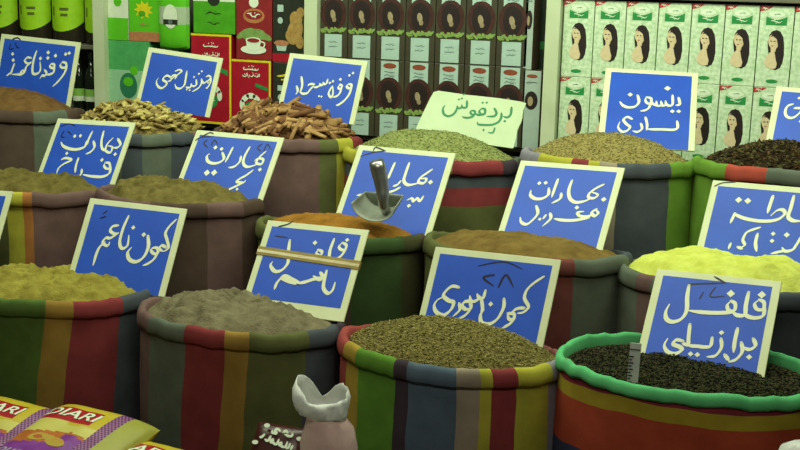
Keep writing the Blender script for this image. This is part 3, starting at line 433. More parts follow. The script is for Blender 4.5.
for k, d in SIGNS.items():
    ya, le, ro = [radians(v) for v in d['rot']]; w, h = d['w'], d['h']
    x = Vector((cos(ya), sin(ya), 0)); y = Vector((0, 0, 1))*cos(le) + Vector((-sin(ya), cos(ya), 0))*sin(le)
    x, y = x*cos(ro)+y*sin(ro), y*cos(ro)-x*sin(ro); nrm = x.cross(y); base = Vector(d['pos']) - y*h/2
    root = thing('spice_sign', base, LAB[k], 'sign', 'spice name signs')
    root.rotation_euler = Matrix((x, y, nrm)).transposed().to_euler()
    if k == 'herb':
        out = [(-w*.5, -.02), (-w*.5, h*.1), (-w*.46, h*.8), (-w*.445, h*.95), (-w*.40, h*1.0), (-w*.1, h*.985), (w*.2, h*1.0), (w*.44, h*.985), (w*.5, h*.96), (w*.49, h*.8), (w*.505, h*.55), (w*.49, h*.3), (w*.5, h*.1), (w*.5, -.02)]
        mb = MB(); n = len(out); mb.add([(a, b, 0) for a, b in out]+[(a, b, -.004) for a, b in out], [tuple(reversed(range(n))), tuple(range(n, 2*n))]+[(i, (i+1) % n, n+(i+1) % n, n+i) for i in range(n)])
        mb.build('board', m_card, root)
        for L in (d['text'],):
            mb = MB()
            for ww, pts in L: mb.stroke([(a/1000, b/1000) for a, b in pts], ww/1000*1.3, .0006)
            mb.build('lettering', m_gink, root)
        continue
    lo = -.02 if k == 'ground_pepper' else -.045 if k in ('whole_cumin', 'black_pepper', 'moroccan_spice', 'mixed_spice', 'chicken_spice', 'fish_spice', 'half_hidden', 'cinnamon_powder') else -.004      # the lower end is pushed into the spice
    bevel(MB().box(-w/2, w/2, lo, h, -.006, 0).build('board', m_cream, root), .0015)
    bd = .020
    panel = MB().box(-w/2+bd, w/2-bd, (bd*.9 if k == 'ground_pepper' else lo+.001), h-bd*.92, -.002, .0005).build('blue_panel', m_blue, root)
    if d['text']:
        mb = MB()
        for ww, pts in d['text']: mb.stroke([(a/1000, b/1000) for a, b in pts], ww/1000*1.08, .0013, nib=radians(55))
        mb.build('lettering', m_let, panel)
    if d['marks']:
        mb = MB()
        for ww, pts in d['marks']: mb.stroke([(a/1000, b/1000) for a, b in pts], ww/1000*1.0, .0009)
        tag(mb.build('marker_scribble', m_mark, panel), 'dark handwritten number and doodle')
    if k == 'ground_pepper':
        mb = MB(); M = Matrix.Translation((0, h*.60, 0)) @ Matrix.Rotation(radians(-2.2), 4, 'Z')
        mb.rings([[M @ Vector((sx, yy, zz)) for yy, zz in ((-.013, .0022), (-.005, .0034), (.004, .0024), (.013, .003), (.013, -.0075), (-.013, -.0075))] for sx in (-w/2-.002, -w*.3, -w*.1, w*.1, w*.3, w/2+.002)])
        tag(mb.build('tape_band', m_tape, root), 'glossy brown tape wrapped across the sign')

# ------------------------------------------------------------------ metal scoop, ruler
m_steel = mat('worn steel', (190, 190, 186), (150, 150, 146), rough=.3, scale=25, metal=.9)
m_dull = mat('dull galvanised steel', (160, 166, 152), (130, 136, 122), rough=.55, scale=30, metal=.25)
pb = P(381, 216, 3.29)
t = thing('metal_scoop', pb, 'steel scoop with upright tube handle stuck in the orange powder', 'scoop')
mb = MB(); N = 24; outer = []; 
for i in range(8):
    u = i/7; yy = -.075+.15*u; rr = .070*(1-.12*u); outer.append([(rr*cos(pi+pi*j/N), yy*.55-.02+.0*u, rr*.72*sin(pi+pi*j/N)+.045+.022*u) for j in range(N+1)])
mb.rings(outer, cap0=False, cap1=False, closed=False)
mb.add([(x, y, z) for x, y, z in outer[-1]], [tuple(range(N+1))])
o = mb.build('scoop_blade', m_dull, t, True); m = o.modifiers.new('thick', 'SOLIDIFY'); m.thickness = .002
hp = [P(384, 206, 3.245)-pb, P(383, 194, 3.255)-pb, P(381, 181, 3.26)-pb, P(378, 168, 3.26)-pb, P(376, 161, 3.255)-pb]
MB().tube([hp[0]+Vector((0, .02, -.02))]+hp, [.014, .016, .019, .022, .024, .022], 16).build('handle', m_steel, t, True)

pr_ = P(632, 386, 2.715); topx = P(636, 343, 2.745)
t = thing('metal_ruler', (pr_.x, pr_.y, pr_.z-.02), 'upright silver strip with black marks standing in the dark peppercorns', 'ruler')
dv = topx - Vector((pr_.x, pr_.y, pr_.z-.02)); L = dv.length; t.rotation_euler = dv.to_track_quat('Z', 'Y').to_euler()
q = t.rotation_euler.to_matrix().inverted() @ (CAM_LOC - Vector(pr_)); a_ = atan2(q.x, -q.y)
M = Matrix.Rotation(a_, 4, 'Z')
bevel(MB().box(-.013, .013, -.003, .003, 0, L, 0, M).build('blade', mat('ruler alloy', (186, 190, 182), (160, 164, 156), rough=.4, scale=20, metal=.3), t), .001)
mb = MB(); m_blk = mat('black print', (26, 28, 26), (20, 20, 20), rough=.6)
for i in range(9): mb.box(-.0125, -.002-.004*(i % 2), -.0038, -.0028, L*(.22+i*.062), L*(.22+i*.062)+L*.026, 0, M)
mb.box(-.0125, .0125, -.0038, -.0028, L*.86, L*.88, 0, M); mb.build('markings', m_blk, t)

# ------------------------------------------------------------------ goods on the shelves (front faces at YS, local origin bottom centre of front)
def shelf_xz(x0, y0, x1, y1, Y=YS):
    xm, ym = (x0+x1)/2, (y0+y1)/2
    return P(x0, ym, Y).x, P(x1, ym, Y).x, P(xm, y1, Y).z, P(xm, y0, Y).z
ZB, = (0.935,)
def squig(mb, cx, cz, w, y, wd=.004, mi=0, seed=0):
    r = random.Random(seed); n = 5
    mb.stroke([(cx-w/2+w*i/n, cz+r.uniform(-1, 1)*wd*1.2) for i in range(n+1)], wd, y, mi, 'XZ')
    for _ in range(3): mb.stroke([(cx+r.uniform(-.4, .4)*w, cz+wd*r.choice((1.8, -1.8)))], wd*.9, y, mi, 'XZ')

# dark hair colour boxes
m_dk = mat('dark brown carton', (72, 68, 52), (58, 54, 40), rough=.45, scale=12)
m_pale = mat('pale carton panel', (176, 200, 190), (162, 188, 176), rough=.5, scale=30)
m_hair = mat('printed red brown hair', (78, 40, 34), (46, 24, 20), rough=.5, scale=40)
m_hd = mat('printed dark hair', (40, 28, 26), (30, 20, 20), rough=.5, scale=40)
m_skin = mat('printed skin', (168, 150, 118), (140, 122, 92), rough=.5, scale=50)
m_leaf = mat('printed green leaves', (134, 166, 92), (104, 136, 66), rough=.5, scale=60)
m_rdov = mat('printed rust oval', (142, 70, 48), (126, 60, 40), rough=.5)
m_gry = mat('printed grey text', (96, 112, 112), (84, 100, 100), rough=.5)
BW, BH = .1235, .306
def dark_box():
    t = thing('hair_colour_box', (0, 0, 0), '', 'box', 'dark hair colour boxes on the shelf')
    bevel(MB().box(-BW/2+.001, BW/2-.001, 0, .09, 0, BH).build('carton', m_dk, t), .002)
    mb = MB(); e = -.0006
    mb.poly([(-.038, .003), (.038, .003), (.038, BH*.30), (-.038, BH*.30)], e); mb2 = MB(); mb2.poly([(-.038, BH*.70), (.038, BH*.70), (.038, BH-.003), (-.038, BH-.003)], e)
    mb2.ell(0, BH*.93, .028, .011, e*2, 1)
    for i in range(3): squig(mb2, 0, BH*(.85-.045*i), .045, e*2, .003, 2, i)
    for i in range(2): squig(mb, 0, BH*(.2-.06*i), .04, e*2, .0022, 2, i+9)
    mb.build('lower_panel', [m_pale, m_rdov, m_gry], t); mb2.build('upper_panel', [m_pale, m_rdov, m_gry], t)
    mb = MB(); mb.ell(0, BH*.57, .056, .066, e*3, 0); mb.ell(0, BH*.56, .038, .055, e*4, 1); mb.ell(-.002, BH*.555, .011, .019, e*5, 2, rot=.2); mb.ell(.004, BH*.49, .009, .010, e*4.5, 2)
    mb.build('portrait', [m_hair, m_hd, m_skin], t)
    mb = MB(); r = random.Random(4)
    for i in range(20): mb.ell(-.05+.1*i/19, BH*(.35+r.uniform(-.022, .022)), .011, .005, e*(5.2+.1*i), i % 3 == 0, rot=r.uniform(-1, 1), n=10)
    mb.build('leaf_print', [m_leaf, mat('printed olive leaves', (150, 168, 84), (120, 140, 60), rough=.5)], t)
    return t
cols = [332.5, 360, 389, 418.5, 448.6, 478.7, 510]
nm = ['first', 'second', 'third', 'fourth', 'fifth', 'sixth', 'seventh']
db = None
for row, z in ((0, ZB), (1, ZB+BH+.001)):
    for i, cxp in enumerate(cols):
        X = -2.087+.1242*i
        lab = '%s dark portrait box from the middle white post, %s of two rows' % (nm[i], ('lower', 'upper')[row])
        if db is None: db = dark_box(); db.location = (X, YS, z); db['label'] = lab
        else: copy_thing(db, (X, YS, z), lab)

# narrow pale boxes at the end of that row, and an added block for the dark shelf gap behind
m_nar = mat('pale grey carton', (170, 186, 176), (154, 172, 160), rough=.5, scale=20); m_bsd = mat('brown carton side', (92, 78, 58), (76, 64, 46), rough=.6)
def narrow(X, z, w, h, lab, rot):
    t = thing('narrow_hair_box', (X, YS, z), lab, 'box', 'narrow pale boxes', (0, 0, rot))
    mb = MB().box(-w/2, w/2, 0, .1, 0, h); mb.m[5] = 1; mb.m[1] = 1; bevel(mb.build('carton', [m_nar, m_bsd], t), .002)
    mb = MB(); mb.ell(0, h*.62, w*.36, .035, -.001, 0); mb.ell(-.003, h*.61, w*.15, .018, -.0015, 1); mb.ell(0, h*.93, w*.3, .007, -.001, 2)
    squig(mb, 0, h*.85, w*.6, -.001, .003, 3, 3); mb.build('portrait', [m_hd, m_skin, m_rdov, m_gry], t)
x0, x1, z0, z1 = shelf_xz(522, 68, 540, 140)
narrow((x0+x1)/2, ZB, (x1-x0), .296, 'narrow pale box with brown side, below the grey one beside the right post', 0)
x0, x1, z0, z1 = shelf_xz(524.5, 0, 533, 66)
narrow((x0+x1)/2, ZB+.298, x1-x0, .30, 'thin grey box on top of the narrow pale box', 0)
x0, x1, z0, z1 = shelf_xz(534, 0, 548, 66, 4.52)
t = thing('dark_gap_block', ((x0+x1)/2, 4.53, ZB), 'added dark block with green band, for the dark shelf gap beside the right post', 'box')
bevel(MB().box(-(x1-x0)/2, (x1-x0)/2, 0, .12, 0, .62).build('carton', mat('dark gap green', (52, 66, 52), (44, 56, 44), rough=.5), t))  # made-up block: shaded shelf interior and its green strip put into colour
MB().box(-(x1-x0)/2, (x1-x0)/2, -.001, 0, .37, .40).build('green_band', mat('band green', (70, 150, 84), (60, 132, 72)), t)

# pale green boxes with a long haired portrait
def floral():
    m = mat('pale green floral carton', (212, 228, 198), (178, 204, 164), rough=.45, scale=70, detail=3, contrast=.12); return m
m_wg = floral(); m_ban = mat('banner green', (44, 146, 74), (38, 128, 64), rough=.4); m_cor = mat('corner flash red', (190, 60, 62), (170, 52, 56), rough=.4); m_wht = mat('printed white', (226, 236, 214), (214, 226, 200), rough=.5)
WW, WH = .1155, .281
def pale_box():
    t = thing('hair_care_box', (0, 0, 0), '', 'box', 'pale green portrait boxes on the right shelf')
    bevel(MB().box(-WW/2+.001, WW/2-.001, 0, .08, 0, WH).build('carton', m_wg, t), .002)
    e = -.0006; mb = MB()
    y0 = WH*.765; y1 = WH*.875
    mb.poly([(-.035, y0), (.035, y0), (.035, y1)] + [(.035-.07*i/12, y1-.012*sin(pi*i/12)) for i in range(1, 12)] + [(-.035, y1)], e, 0)
    mb.ell(0, WH*.895, .027, .010, e*1.5, 1); squig(mb, .002, WH*.895, .022, e*2.2, .002, 0, 5); squig(mb, 0, WH*.812, .036, e*2.2, .0032, 1, 6)
    mb.build('brand_banner', [m_ban, m_wht], t)
    MB().ell(0, WH*.075, .020, .007, e, 0).build('oval_mark', m_ban, t)
    mb = MB(); mb.poly([(-WW/2+.001, WH-.001), (-WW/2+.001, WH*.93), (-WW/2+.022, WH*.945), (-WW/2+.045, WH-.001)], e); squig(mb, -WW/2+.018, WH*.968, .02, e*2, .0025, 1, 8)
    mb.build('corner_flash', [m_cor, m_wht], t)
    # long dark hair round the head and down the right, face turned left, bare shoulder
    mb = MB(); hh = lambda f: WH*(f+.045)
    mb.poly([(-.020, hh(.60)), (-.012, hh(.645)), (.002, hh(.665)), (.016, hh(.645)), (.027, hh(.58)), (.032, hh(.48)), (.034, hh(.36)), (.031, hh(.26)), (.024, hh(.20)), (.010, hh(.17)), (-.006, hh(.19)), (-.012, hh(.30)), (-.020, hh(.40)), (-.024, hh(.50))], e, 0)
    mb.ell(-.005, hh(.515), .0165, .026, e*2, 1, rot=.25); mb.ell(-.003, hh(.43), .009, .014, e*2.1, 1)
    mb.poly([(-.031, hh(.27)), (-.024, hh(.34)), (-.010, hh(.40)), (.003, hh(.38)), (.008, hh(.30)), (.013, hh(.25)), (.010, hh(.195)), (-.004, hh(.18)), (-.020, hh(.20)), (-.028, hh(.235))], e*2.2, 1)
    mb.poly([(-.016, hh(.58)), (-.006, hh(.62)), (.008, hh(.61)), (.014, hh(.54)), (.012, hh(.47)), (.006, hh(.55)), (-.006, hh(.585))], e*3, 0)
    for sx in (-.012, -.001): mb.ell(sx, hh(.525), .0036, .002, e*3.2, 0, n=8)
    mb.ell(-.007, hh(.468), .0042, .002, e*3.2, 2, n=8)
    mb.build('portrait', [m_hd, mat('printed pale skin', (222, 204, 168), (204, 182, 140), rough=.5, scale=50), mat('printed lips', (170, 90, 80))], t)
    return t
pb_ = None
for row, z in ((0, ZB), (1, ZB+WH+.001)):
    for i in range(8):
        X = -1.089+.1166*i
        lab = '%s pale green portrait box from the right white post, %s row' % ((nm+['eighth', 'ninth'])[i], ('lower', 'upper')[row])
        if pb_ is None: pb_ = pale_box(); pb_.location = (X, YS, z); pb_['label'] = lab
        else: copy_thing(pb_, (X, YS, z), lab)

# mixed packets on the left shelf
m_lime = mat('lime green print', (100, 196, 40), (84, 176, 32), rough=.3, scale=10, spec=.5); m_lime2 = mat('dark lime print', (84, 168, 40), (70, 146, 32), rough=.3)
m_white = mat('white print', (222, 230, 208), (206, 216, 190), rough=.4); m_yel = mat('yellow print', (226, 214, 40), (206, 190, 32), rough=.35)
m_red = mat('red print', (176, 28, 46), (154, 22, 40), rough=.35, spec=.5); m_teal = mat('teal green print', (84, 170, 100), (70, 150, 86), rough=.4)
m_dkp = mat('black green print', (50, 54, 44), (38, 42, 34), rough=.35); m_ging = mat('printed ginger root', (184, 150, 84), (146, 112, 56), rough=.5, scale=60)
m_brb = mat('salmon brown print', (190, 130, 90), (160, 104, 72), rough=.4, scale=60)
def carton(name, rect, lab, mt, z0=None, dep=.09, Y=YS, bev=.002, cat='box'):
    x0, x1, a, b = shelf_xz(*rect, Y=Y); a = a if z0 is None else z0; w, h = x1-x0-.002, b-a
    t = thing(name, ((x0+x1)/2, Y, a), lab, cat)
    bevel(MB().box(-w/2, w/2, 0, dep, 0, h).build('carton', mt, t), bev)
    return t, w, h
E_ = -.0008
t, w, h = carton('teal_green_box', (107.5, 41, 150, 120), 'teal green box with round emblem behind the dried root pieces', m_teal, ZB, .12); zt = ZB+h
mb = MB(); mb.box(-w/2, w/2, E_, 0, h*.02, h*.62); mb.build('pale_panel', mat('pale teal print', (150, 196, 158), (136, 184, 144)), t)
mb = MB(); mb.ell(.0, h*.42, .045, .055, E_*2, 0, rot=0); mb.ell(0, h*.47, .026, .020, E_*3, 1); mb.ell(.03, h*.62, .02, .02, E_*2.5, 1); mb.build('emblem', [mat('emblem green', (40, 120, 84), (34, 104, 72)), m_lime], t)
t, w, h = carton('white_topped_box', (107.5, -22, 128, 40), 'narrow white and green box beside the left white post', m_white, zt+.002, .1)
MB().box(-w/2, w/2, E_, 0, 0, h*.36).build('green_base_print', m_lime, t); mb = MB(); mb.ell(0, h*.62, .02, .02, E_); mb.build('emblem', m_lime, t)
t, w, h = carton('lime_packet', (128.5, -22, 159.5, 40), 'lime green packet with yellow burst and salmon strip', m_lime, zt+.002, .08)
MB().box(-w/2, w/2, E_, 0, 0, h*.15).build('salmon_strip', m_brb, t)
mb = MB(); r = random.Random(2); mb.poly([((.05 if i % 2 else .03)*cos(i*pi/9)-.002, h*.5+(.04 if i % 2 else .024)*sin(i*pi/9)) for i in range(18)], E_, 0); mb.ell(-.01, h*.44, .018, .012, E_*2, 1); squig(mb, 0, h*.27, .05, E_*2, .004, 2, 4); mb.build('burst', [m_yel, m_lime2, m_brb], t)
# rounded pouch
x0, x1, a, b = shelf_xz(160, -22, 190.5, 50); w = x1-x0-.004; a = zt+.002-.03; h = b-a
t = thing('green_pouch', ((x0+x1)/2, YS-.035, a), 'shiny green pouch with pale band and dark label', 'packet')
def pill(w, h, dp, n=20, m=28):
    vs = []
    for side in (-1, 1):
        for i in range(m+1):
            for j in range(n+1):
                u, v = -1+2*j/n, -1+2*i/m; q = max(0, (1-abs(u)**3)*(1-abs(v)**4)); bot = .06*h*(1-math.sqrt(max(0, 1-u*u*.9))) if v < 0 else 0
                vs.append((u*w/2, side*dp/2*q**.5+dp/2, (v+1)/2*h+bot*max(0, -v)))
    fs = []; K = (m+1)*(n+1)
    for i in range(m):
        for j in range(n):
            q = i*(n+1)+j; fs.append((q, q+1, q+n+2, q+n+1)); fs.append((K+q+n+1, K+q+n+2, K+q+1, K+q))
    return vs, fs
vs, fs = pill(w, h, .06); mb = MB()
for f in fs:
    zc = sum(vs[i][2] for i in f)/4/h; mb.add([vs[i] for i in f], [(0, 1, 2, 3)], 1 if .36 < zc < .62 else 0)
mb.build('pouch', [m_lime, mat('pale silver print', (176, 192, 164), (160, 178, 148), rough=.3)], t, True)
mb = MB(); mb.ell(.0, h*.47, .035, .05, -.0025, 0); mb.poly([(-.034, h*.36), (.034, h*.36), (.034, h*.43), (-.034, h*.43)], -.0035, 1); mb.ell(0, h*.395, .011, .009, -.004, 2); mb.build('round_label', [m_white, m_dkp, m_gry], t)

t, w, h = carton('red_herb_box', (191, 34, 231.5, 112), 'red box with yellow edges beside the dried root sign', m_red, ZB, .1); zr = ZB+h
def redprint(t, w, h):
    mb = MB(); b = .009
    mb.box(-w/2, w/2, E_, 0, h-b, h); mb.box(w/2-b, w/2, E_, 0, 0, h-b); mb.box(-w/2, w/2, E_, 0, 0, b)
    mb.build('yellow_edge', m_yel, t)
    mb = MB(); S = .0045
    # two lines of white lettering
    for pts in ([(.035, .0), (.028, -.006), (.010, -.005), (-.012, -.004), (-.03, -.006), (-.036, .0), (-.03, .004)], [(.02, .0), (.02, -.005)], [(.006, .002), (.006, -.005)], [(.012, .009)], [(.004, .011)], [(-.01, .008)]):
        mb.stroke([(x, h*.875+z) for x, z in pts], S, E_*2, 0, 'XZ')
    for pts in ([(.05, .008), (.049, -.006)], [(.042, .008), (.041, -.005), (.03, -.006), (.026, .0)], [(.022, -.006), (.014, .002), (.006, -.006), (-.004, -.004)], [(-.008, .0), (-.014, -.012)], [(-.02, .008), (-.021, -.006)], [(-.027, .008), (-.03, -.006), (-.046, -.006), (-.05, .0)], [(.03, .008)], [(.012, .010)], [(-.038, .004)]):
        mb.stroke([(x*.8, h*.775+z*.9) for x, z in pts], S*.9, E_*2, 0, 'XZ')
    mb.build('white_lettering', m_wht, t)
    mb = MB(); c = h*.30
    mb.poly([(w*.12, h*.66), (w*.42, h*.60), (w*.42, h*.55), (w*.10, h*.61)], E_*2, 0)
    for k in range(5):
        a = pi*(.05+.225*k); mb.ell(.042*cos(a), c+.042*sin(a)*1.1, .022, .012, E_*2, 1, rot=a+pi/2 if k not in (0, 4) else pi/2)
    mb.ell(0, c-.012, .033, .034, E_*3, 0); squig(mb, 0, c-.01, .04, E_*4, .005, 1, 3); mb.build('leaf_emblem', [m_ban, m_wht], t)
redprint(t, w, h)
t2, w, h = carton('red_herb_box', (231.5, 60, 271, 112), 'red box with yellow edges behind the cinnamon sticks', m_red, ZB, .1); redprint(t2, w, h); zr2 = ZB+h
t['group'] = t2['group'] = 'red herb boxes'
t, w, h = carton('green_tea_box', (193, -25, 235, 33), 'flat green box lying on the red box with yellow edges', m_lime2, zr+.002, .1)
MB().box(-w/2, w/2, E_, 0, h*.55, h).build('white_top_print', m_white, t); mb = MB(); mb.ell(0, h*.60, .03, .03, E_*2); squig(mb, 0, h*.35, .07, E_*2, .004, 0, 1); squig(mb, 0, h*.18, .06, E_*2, .003, 0, 2); mb.build('print', m_dkp, t)
m_tr = mat('tea carton red', (150, 44, 46), (128, 36, 40), rough=.35)
t, w, h = carton('red_tea_box', (236, -25, 272, 61), 'red tea box printed with a white cup and green leaves', m_tr, zr2+.002, .09)
mb = MB(); mb.ell(0, h*.52, .05, .03, E_, 0); mb.ell(0, h*.53, .04, .018, E_*2, 1); mb.ell(0, h*.68, .022, .022, E_*2, 2); squig(mb, 0, h*.53, .06, E_*3, .005, 2, 2); mb.build('crest', [mat('printed ochre', (190, 120, 70)), m_tr, m_wht], t)
mb = MB(); r = random.Random(8)
for i in range(7): mb.ell(-.05+.017*i, h*(.30+.03*sin(i*2)), .034, .013, E_*(1+.2*i), 0, rot=.5-.15*i)
mb.build('leaf_print', [m_leaf], t)
mb = MB(); mb.ell(0, h*.12, .06, .018, E_*4, 0); mb.poly([(-.036, h*.23), (.036, h*.23), (.028, h*.13), (.012, h*.105), (-.012, h*.105), (-.028, h*.13)], E_*5, 0); mb.ell(0, h*.23, .036, .013, E_*6, 0); mb.ell(0, h*.23, .029, .009, E_*7, 1); mb.stroke([(.034, h*.22), (.052, h*.20), (.046, h*.15), (.028, h*.14)], .006, E_*5, 0, 'XZ')
mb.build('cup_print', [m_wht, m_tr], t)
def ginger(t, w, h):
    MB().box(-w/2, w/2, E_, 0, 0, h*.10).build('red_strip', m_red, t)
    mb = MB()
    for x, z, a, b, q in ((.025, .36, .034, .055, -.3), (.03, .50, .028, .032, .4), (.05, .58, .018, .02, 0), (.01, .30, .025, .03, .8), (.045, .25, .02, .03, .2)): mb.ell(x, h*z, a, b, E_*(2+z), 0, rot=q)
    mb.build('ginger_print', m_ging, t)
    mb = MB(); squig(mb, .0, h*.80, .11, E_*2, .008, 0, 11); mb.build('yellow_lettering', m_yel, t)
    mb = MB(); mb.poly([(-.055, h*.58), (-.028, h*.58), (-.028, h*.66), (-.055, h*.66)], E_*2, 0); mb.ell(-.042, h*.48, .012, .013, E_*2, 0); mb.ell(-.035, h*.22, .034, .012, E_*4, 1); mb.poly([(-.062, h*.22), (-.008, h*.22), (-.016, h*.13), (-.054, h*.13)], E_*3, 0); mb.build('cup_print', [m_pale, m_brb], t)
t, w, h = carton('ginger_drink_box', (272.5, 63, 307, 115), 'dark box with yellow lettering partly behind the cinnamon sticks sign', m_dkp, ZB, .09); ginger(t, w, h); zg = ZB+h
t2, w, h = carton('ginger_drink_box', (272.5, -25, 307, 62), 'dark box printed with ginger root beside the middle white post', m_dkp, zg+.002, .09); ginger(t2, w, h)
t['group'] = t2['group'] = 'dark ginger boxes'

# jars and bottles on the left
m_jar = mat('dark brown jar', (52, 46, 36), (40, 36, 28), rough=.15, spec=.6); m_jl = mat('lime jar label', (164, 214, 36), (146, 196, 28), rough=.4); m_jt = mat('olive print', (92, 104, 40))
def jar():
    t = thing('honey_jar', (0, 0, 0), '', 'jar', 'jars with lime labels on the left shelf'); R = .082
    MB().lathe([(.06, 0), (.078, .006), (R, .02), (R, .21), (.075, .235), (.05, .25), (.05, .27)], 40).build('glass', m_jar, t, True)
    MB().lathe([(.055, .262), (.055, .30), (.05, .304)], 32, cap0=True).build('lid', m_yel, t, True)
    mb = MB(); rings = []
    for i in range(12):
        u = i/11; row = []
        for j in range(33):
            a = -pi/2 + (j/32-.5)*2.7; s = (j/32-.5)*2; zb = .052+.045*s*s; row.append(((R+.0015)*cos(a), (R+.0015)*sin(a), zb+(.205-zb)*u))
        rings.append(row)
    mb.rings(rings, cap0=False, cap1=False, closed=False); lb = mb.build('label', m_jl, t, True)
    mb = MB()
    for k, (a0, z, ww) in enumerate(((.25, .15, .5), (.25, .125, .4), (-.45, .14, .12))):
        mb.rings([[((R+.0025)*sin(a0+(j/8-.5)*ww), -(R+.0025)*cos(a0+(j/8-.5)*ww), z+dz) for j in range(9)] for dz in ((-.006, .006) if k < 2 else (-.02, .02))], cap0=False, cap1=False, closed=False)
    mb.build('print', m_jt, lb); return t
jj = None
for X, lab in ((-3.80, 'lime labelled jar cut by the left edge of the photo'), (-3.615, 'lime labelled jar second from the left edge'), (-3.435, 'lime labelled jar third from the left edge'), (-3.258, 'lime labelled jar beside the left white post')):
    if jj is None: jj = jar(); jj.location = (X, 4.50, 1.239); jj['label'] = lab
    else: copy_thing(jj, (X, 4.50, 1.239), lab)
bo = None
for i, (px, lab) in enumerate(((79.0, 'dark bottle with green label just right of the top left sign'), (91.5, 'dark bottle with green label beside the left white post, below the jars'))):
    X = P(px, 80, 4.47).x
    if bo is None:
        bo = thing('oil_bottle', (X, 4.47, ZB), lab, 'bottle', 'dark bottles on the lower left shelf')
        MB().lathe([(.026, 0), (.029, .005), (.029, .15), (.022, .185), (.012, .205), (.011, .245)], 28).build('glass', mat('near black glass', (26, 34, 26), (20, 26, 20), rough=.12, spec=.6), bo, True)
        MB().lathe([(.0135, .235), (.0135, .268), (.012, .27)], 20).build('cap', m_dkp, bo, True)
        MB().lathe([(.0297, .072), (.0297, .105)], 28, cap0=False, cap1=False).build('label', mat('green bottle label', (140, 190, 84), (120, 172, 66)), bo, True)
        MB().lathe([(.0298, .05), (.0298, .072)], 28, cap0=False, cap1=False).build('label_foot', m_white, bo, True)
    else: copy_thing(bo, (X, 4.47, ZB), lab)

# ------------------------------------------------------------------ packets in front
m_py = mat('packet yellow', (206, 186, 52), (188, 166, 40), rough=.35, spec=.5, scale=12); m_ppale = mat('packet pale yellow', (212, 204, 110), (196, 186, 92), rough=.35, spec=.5, scale=10)
m_pr = mat('packet red', (176, 30, 40), (156, 24, 34), rough=.35, spec=.5); m_pp = mat('packet purple', (138, 58, 158), (116, 46, 136), rough=.35, spec=.5); m_po = mat('packet orange', (196, 116, 44), (160, 84, 36), rough=.4, scale=40)
m_pg = mat('packet gusset yellow green', (170, 170, 74), (150, 148, 56), rough=.4, scale=14); m_pk1 = mat('packet check mauve', (166, 112, 156), (150, 98, 140), rough=.4); m_pk2 = mat('packet check purple', (92, 40, 96), (80, 32, 84), rough=.4)
m_silver = mat('packet silver shine', (206, 196, 214), (190, 176, 200), rough=.3)
def packet(pos, rot, W, L, T, lab):
    """lying bag: local x across, y towards its top end, z up; origin at its top edge centre"""
    ya, le, ro = [radians(v) for v in rot]
    x = Vector((cos(ya), sin(ya), 0)); y = Vector((0, 0, 1))*cos(le) + Vector((-sin(ya), cos(ya), 0))*sin(le); x, y = x*cos(ro)+y*sin(ro), y*cos(ro)-x*sin(ro); nr = x.cross(y)
    t = thing('couscous_packet', pos, lab, 'packet', 'yellow and purple packets on the bench'); t.rotation_euler = Matrix((x, y, nr)).transposed().to_euler()
    NX, NY = 60, 64
    def top(u, v):   # u -1..1, v 0 (top end) .. 1
        ex = 1-abs(u)**(5 if u < 0 else 3.2); ey = 1-(abs(2*v-1))**6
        return T*(-.5 + (max(0, ex)**.5)*(max(0, ey)**.5)*.5) + .004*noise.noise((u*3, v*6, pos[0]*9))*max(0, ex*ey)
    vs = []; 
    for s in (1, -1):
        for i in range(NY+1):
            for j in range(NX+1):
                u = -1+2*j/NX; v = i/NY; z = top(u, v) if s == 1 else -T - top(u, v)
                vs.append((u*W/2, -v*L, z))
    K = (NX+1)*(NY+1); fs = []; mi = []
    for i in range(NY):
        for j in range(NX):
            q = i*(NX+1)+j; fs.append((q, q+NX+1, q+NX+2, q+1)); u = (j+.5)/NX; v = (i+.5)/NY*L
            wob = .012*sin(u*7+1)
            if u > .82: k = 5
            elif u > .70: k = 6 if (int(u*NX)+int(i/1)) % 2 else 7
            elif v < .050+wob*.3: k = 0
            elif v < .118-.03*u+.02*(u > .4): k = 0
            elif v < .175+wob: k = 2 if v < .165+wob else 3
            elif v < .215+wob: k = 3 if u < .5 else 4
            else: k = 4
            if .050 < v < .112 and .03 < u < .60: k = 1
            mi.append(k); fs.append((K+q+1, K+q+NX+2, K+q+NX+1, K+q)); mi.append(0)
    mb = MB(); mb.add(vs, fs); mb.m = mi; bag = mb.build('bag', [m_py, m_pr, m_ppale, m_po, m_pp, m_pg, m_pk1, m_pk2], t, True)
    surf = lambda X, Yy: Vector((X, Yy, top(max(-1, min(1, X/(W/2))), max(0, min(1, -Yy/L)))+.0016))
    text_mesh('DIARI', .070, 'lettering', m_wht, bag, lambda a, b: surf(a*1.02-.055, b*.72-.080), .12, .0012)
    text_mesh('Couscous', .055, 'script_lettering', m_silver, bag, lambda a, b: surf(a-.06, b*.8-.265), .3, .0)
    mb = MB()
    for a, b, r1, r2, q in ((-.06, -.195, .03, .016, .3), (.0, -.200, .035, .017, -.2), (-.03, -.188, .022, .010, 0)):
        vs = [(a+r1*cos(2*pi*i/16)*cos(q)-r2*sin(2*pi*i/16)*sin(q), b+r1*cos(2*pi*i/16)*sin(q)+r2*sin(2*pi*i/16)*cos(q)) for i in range(16)]
        mb.add([surf(*p)-Vector((0, 0, .0006)) for p in vs], [tuple(range(16))], 0)
    mb.build('vegetable_print', mat('packet vegetable print', (170, 170, 66), (196, 130, 50), rough=.4, scale=50), t)
    return t
def pk(cx0, cy0, cx1, cy1, Y, rot, lab, dz=.032, L=.40, T=.10):
    a, b = P(cx0, cy0, Y), P(cx1, cy1, Y); packet(((a+b)/2+Vector((0, 0, dz)))[:], rot, (b-a).length*1.0, L, T, lab)
pk(-16, 388, 86, 416, 2.48, (-7, 76, 0), 'yellow and purple packet cut by the left edge, leftmost of three', .020)
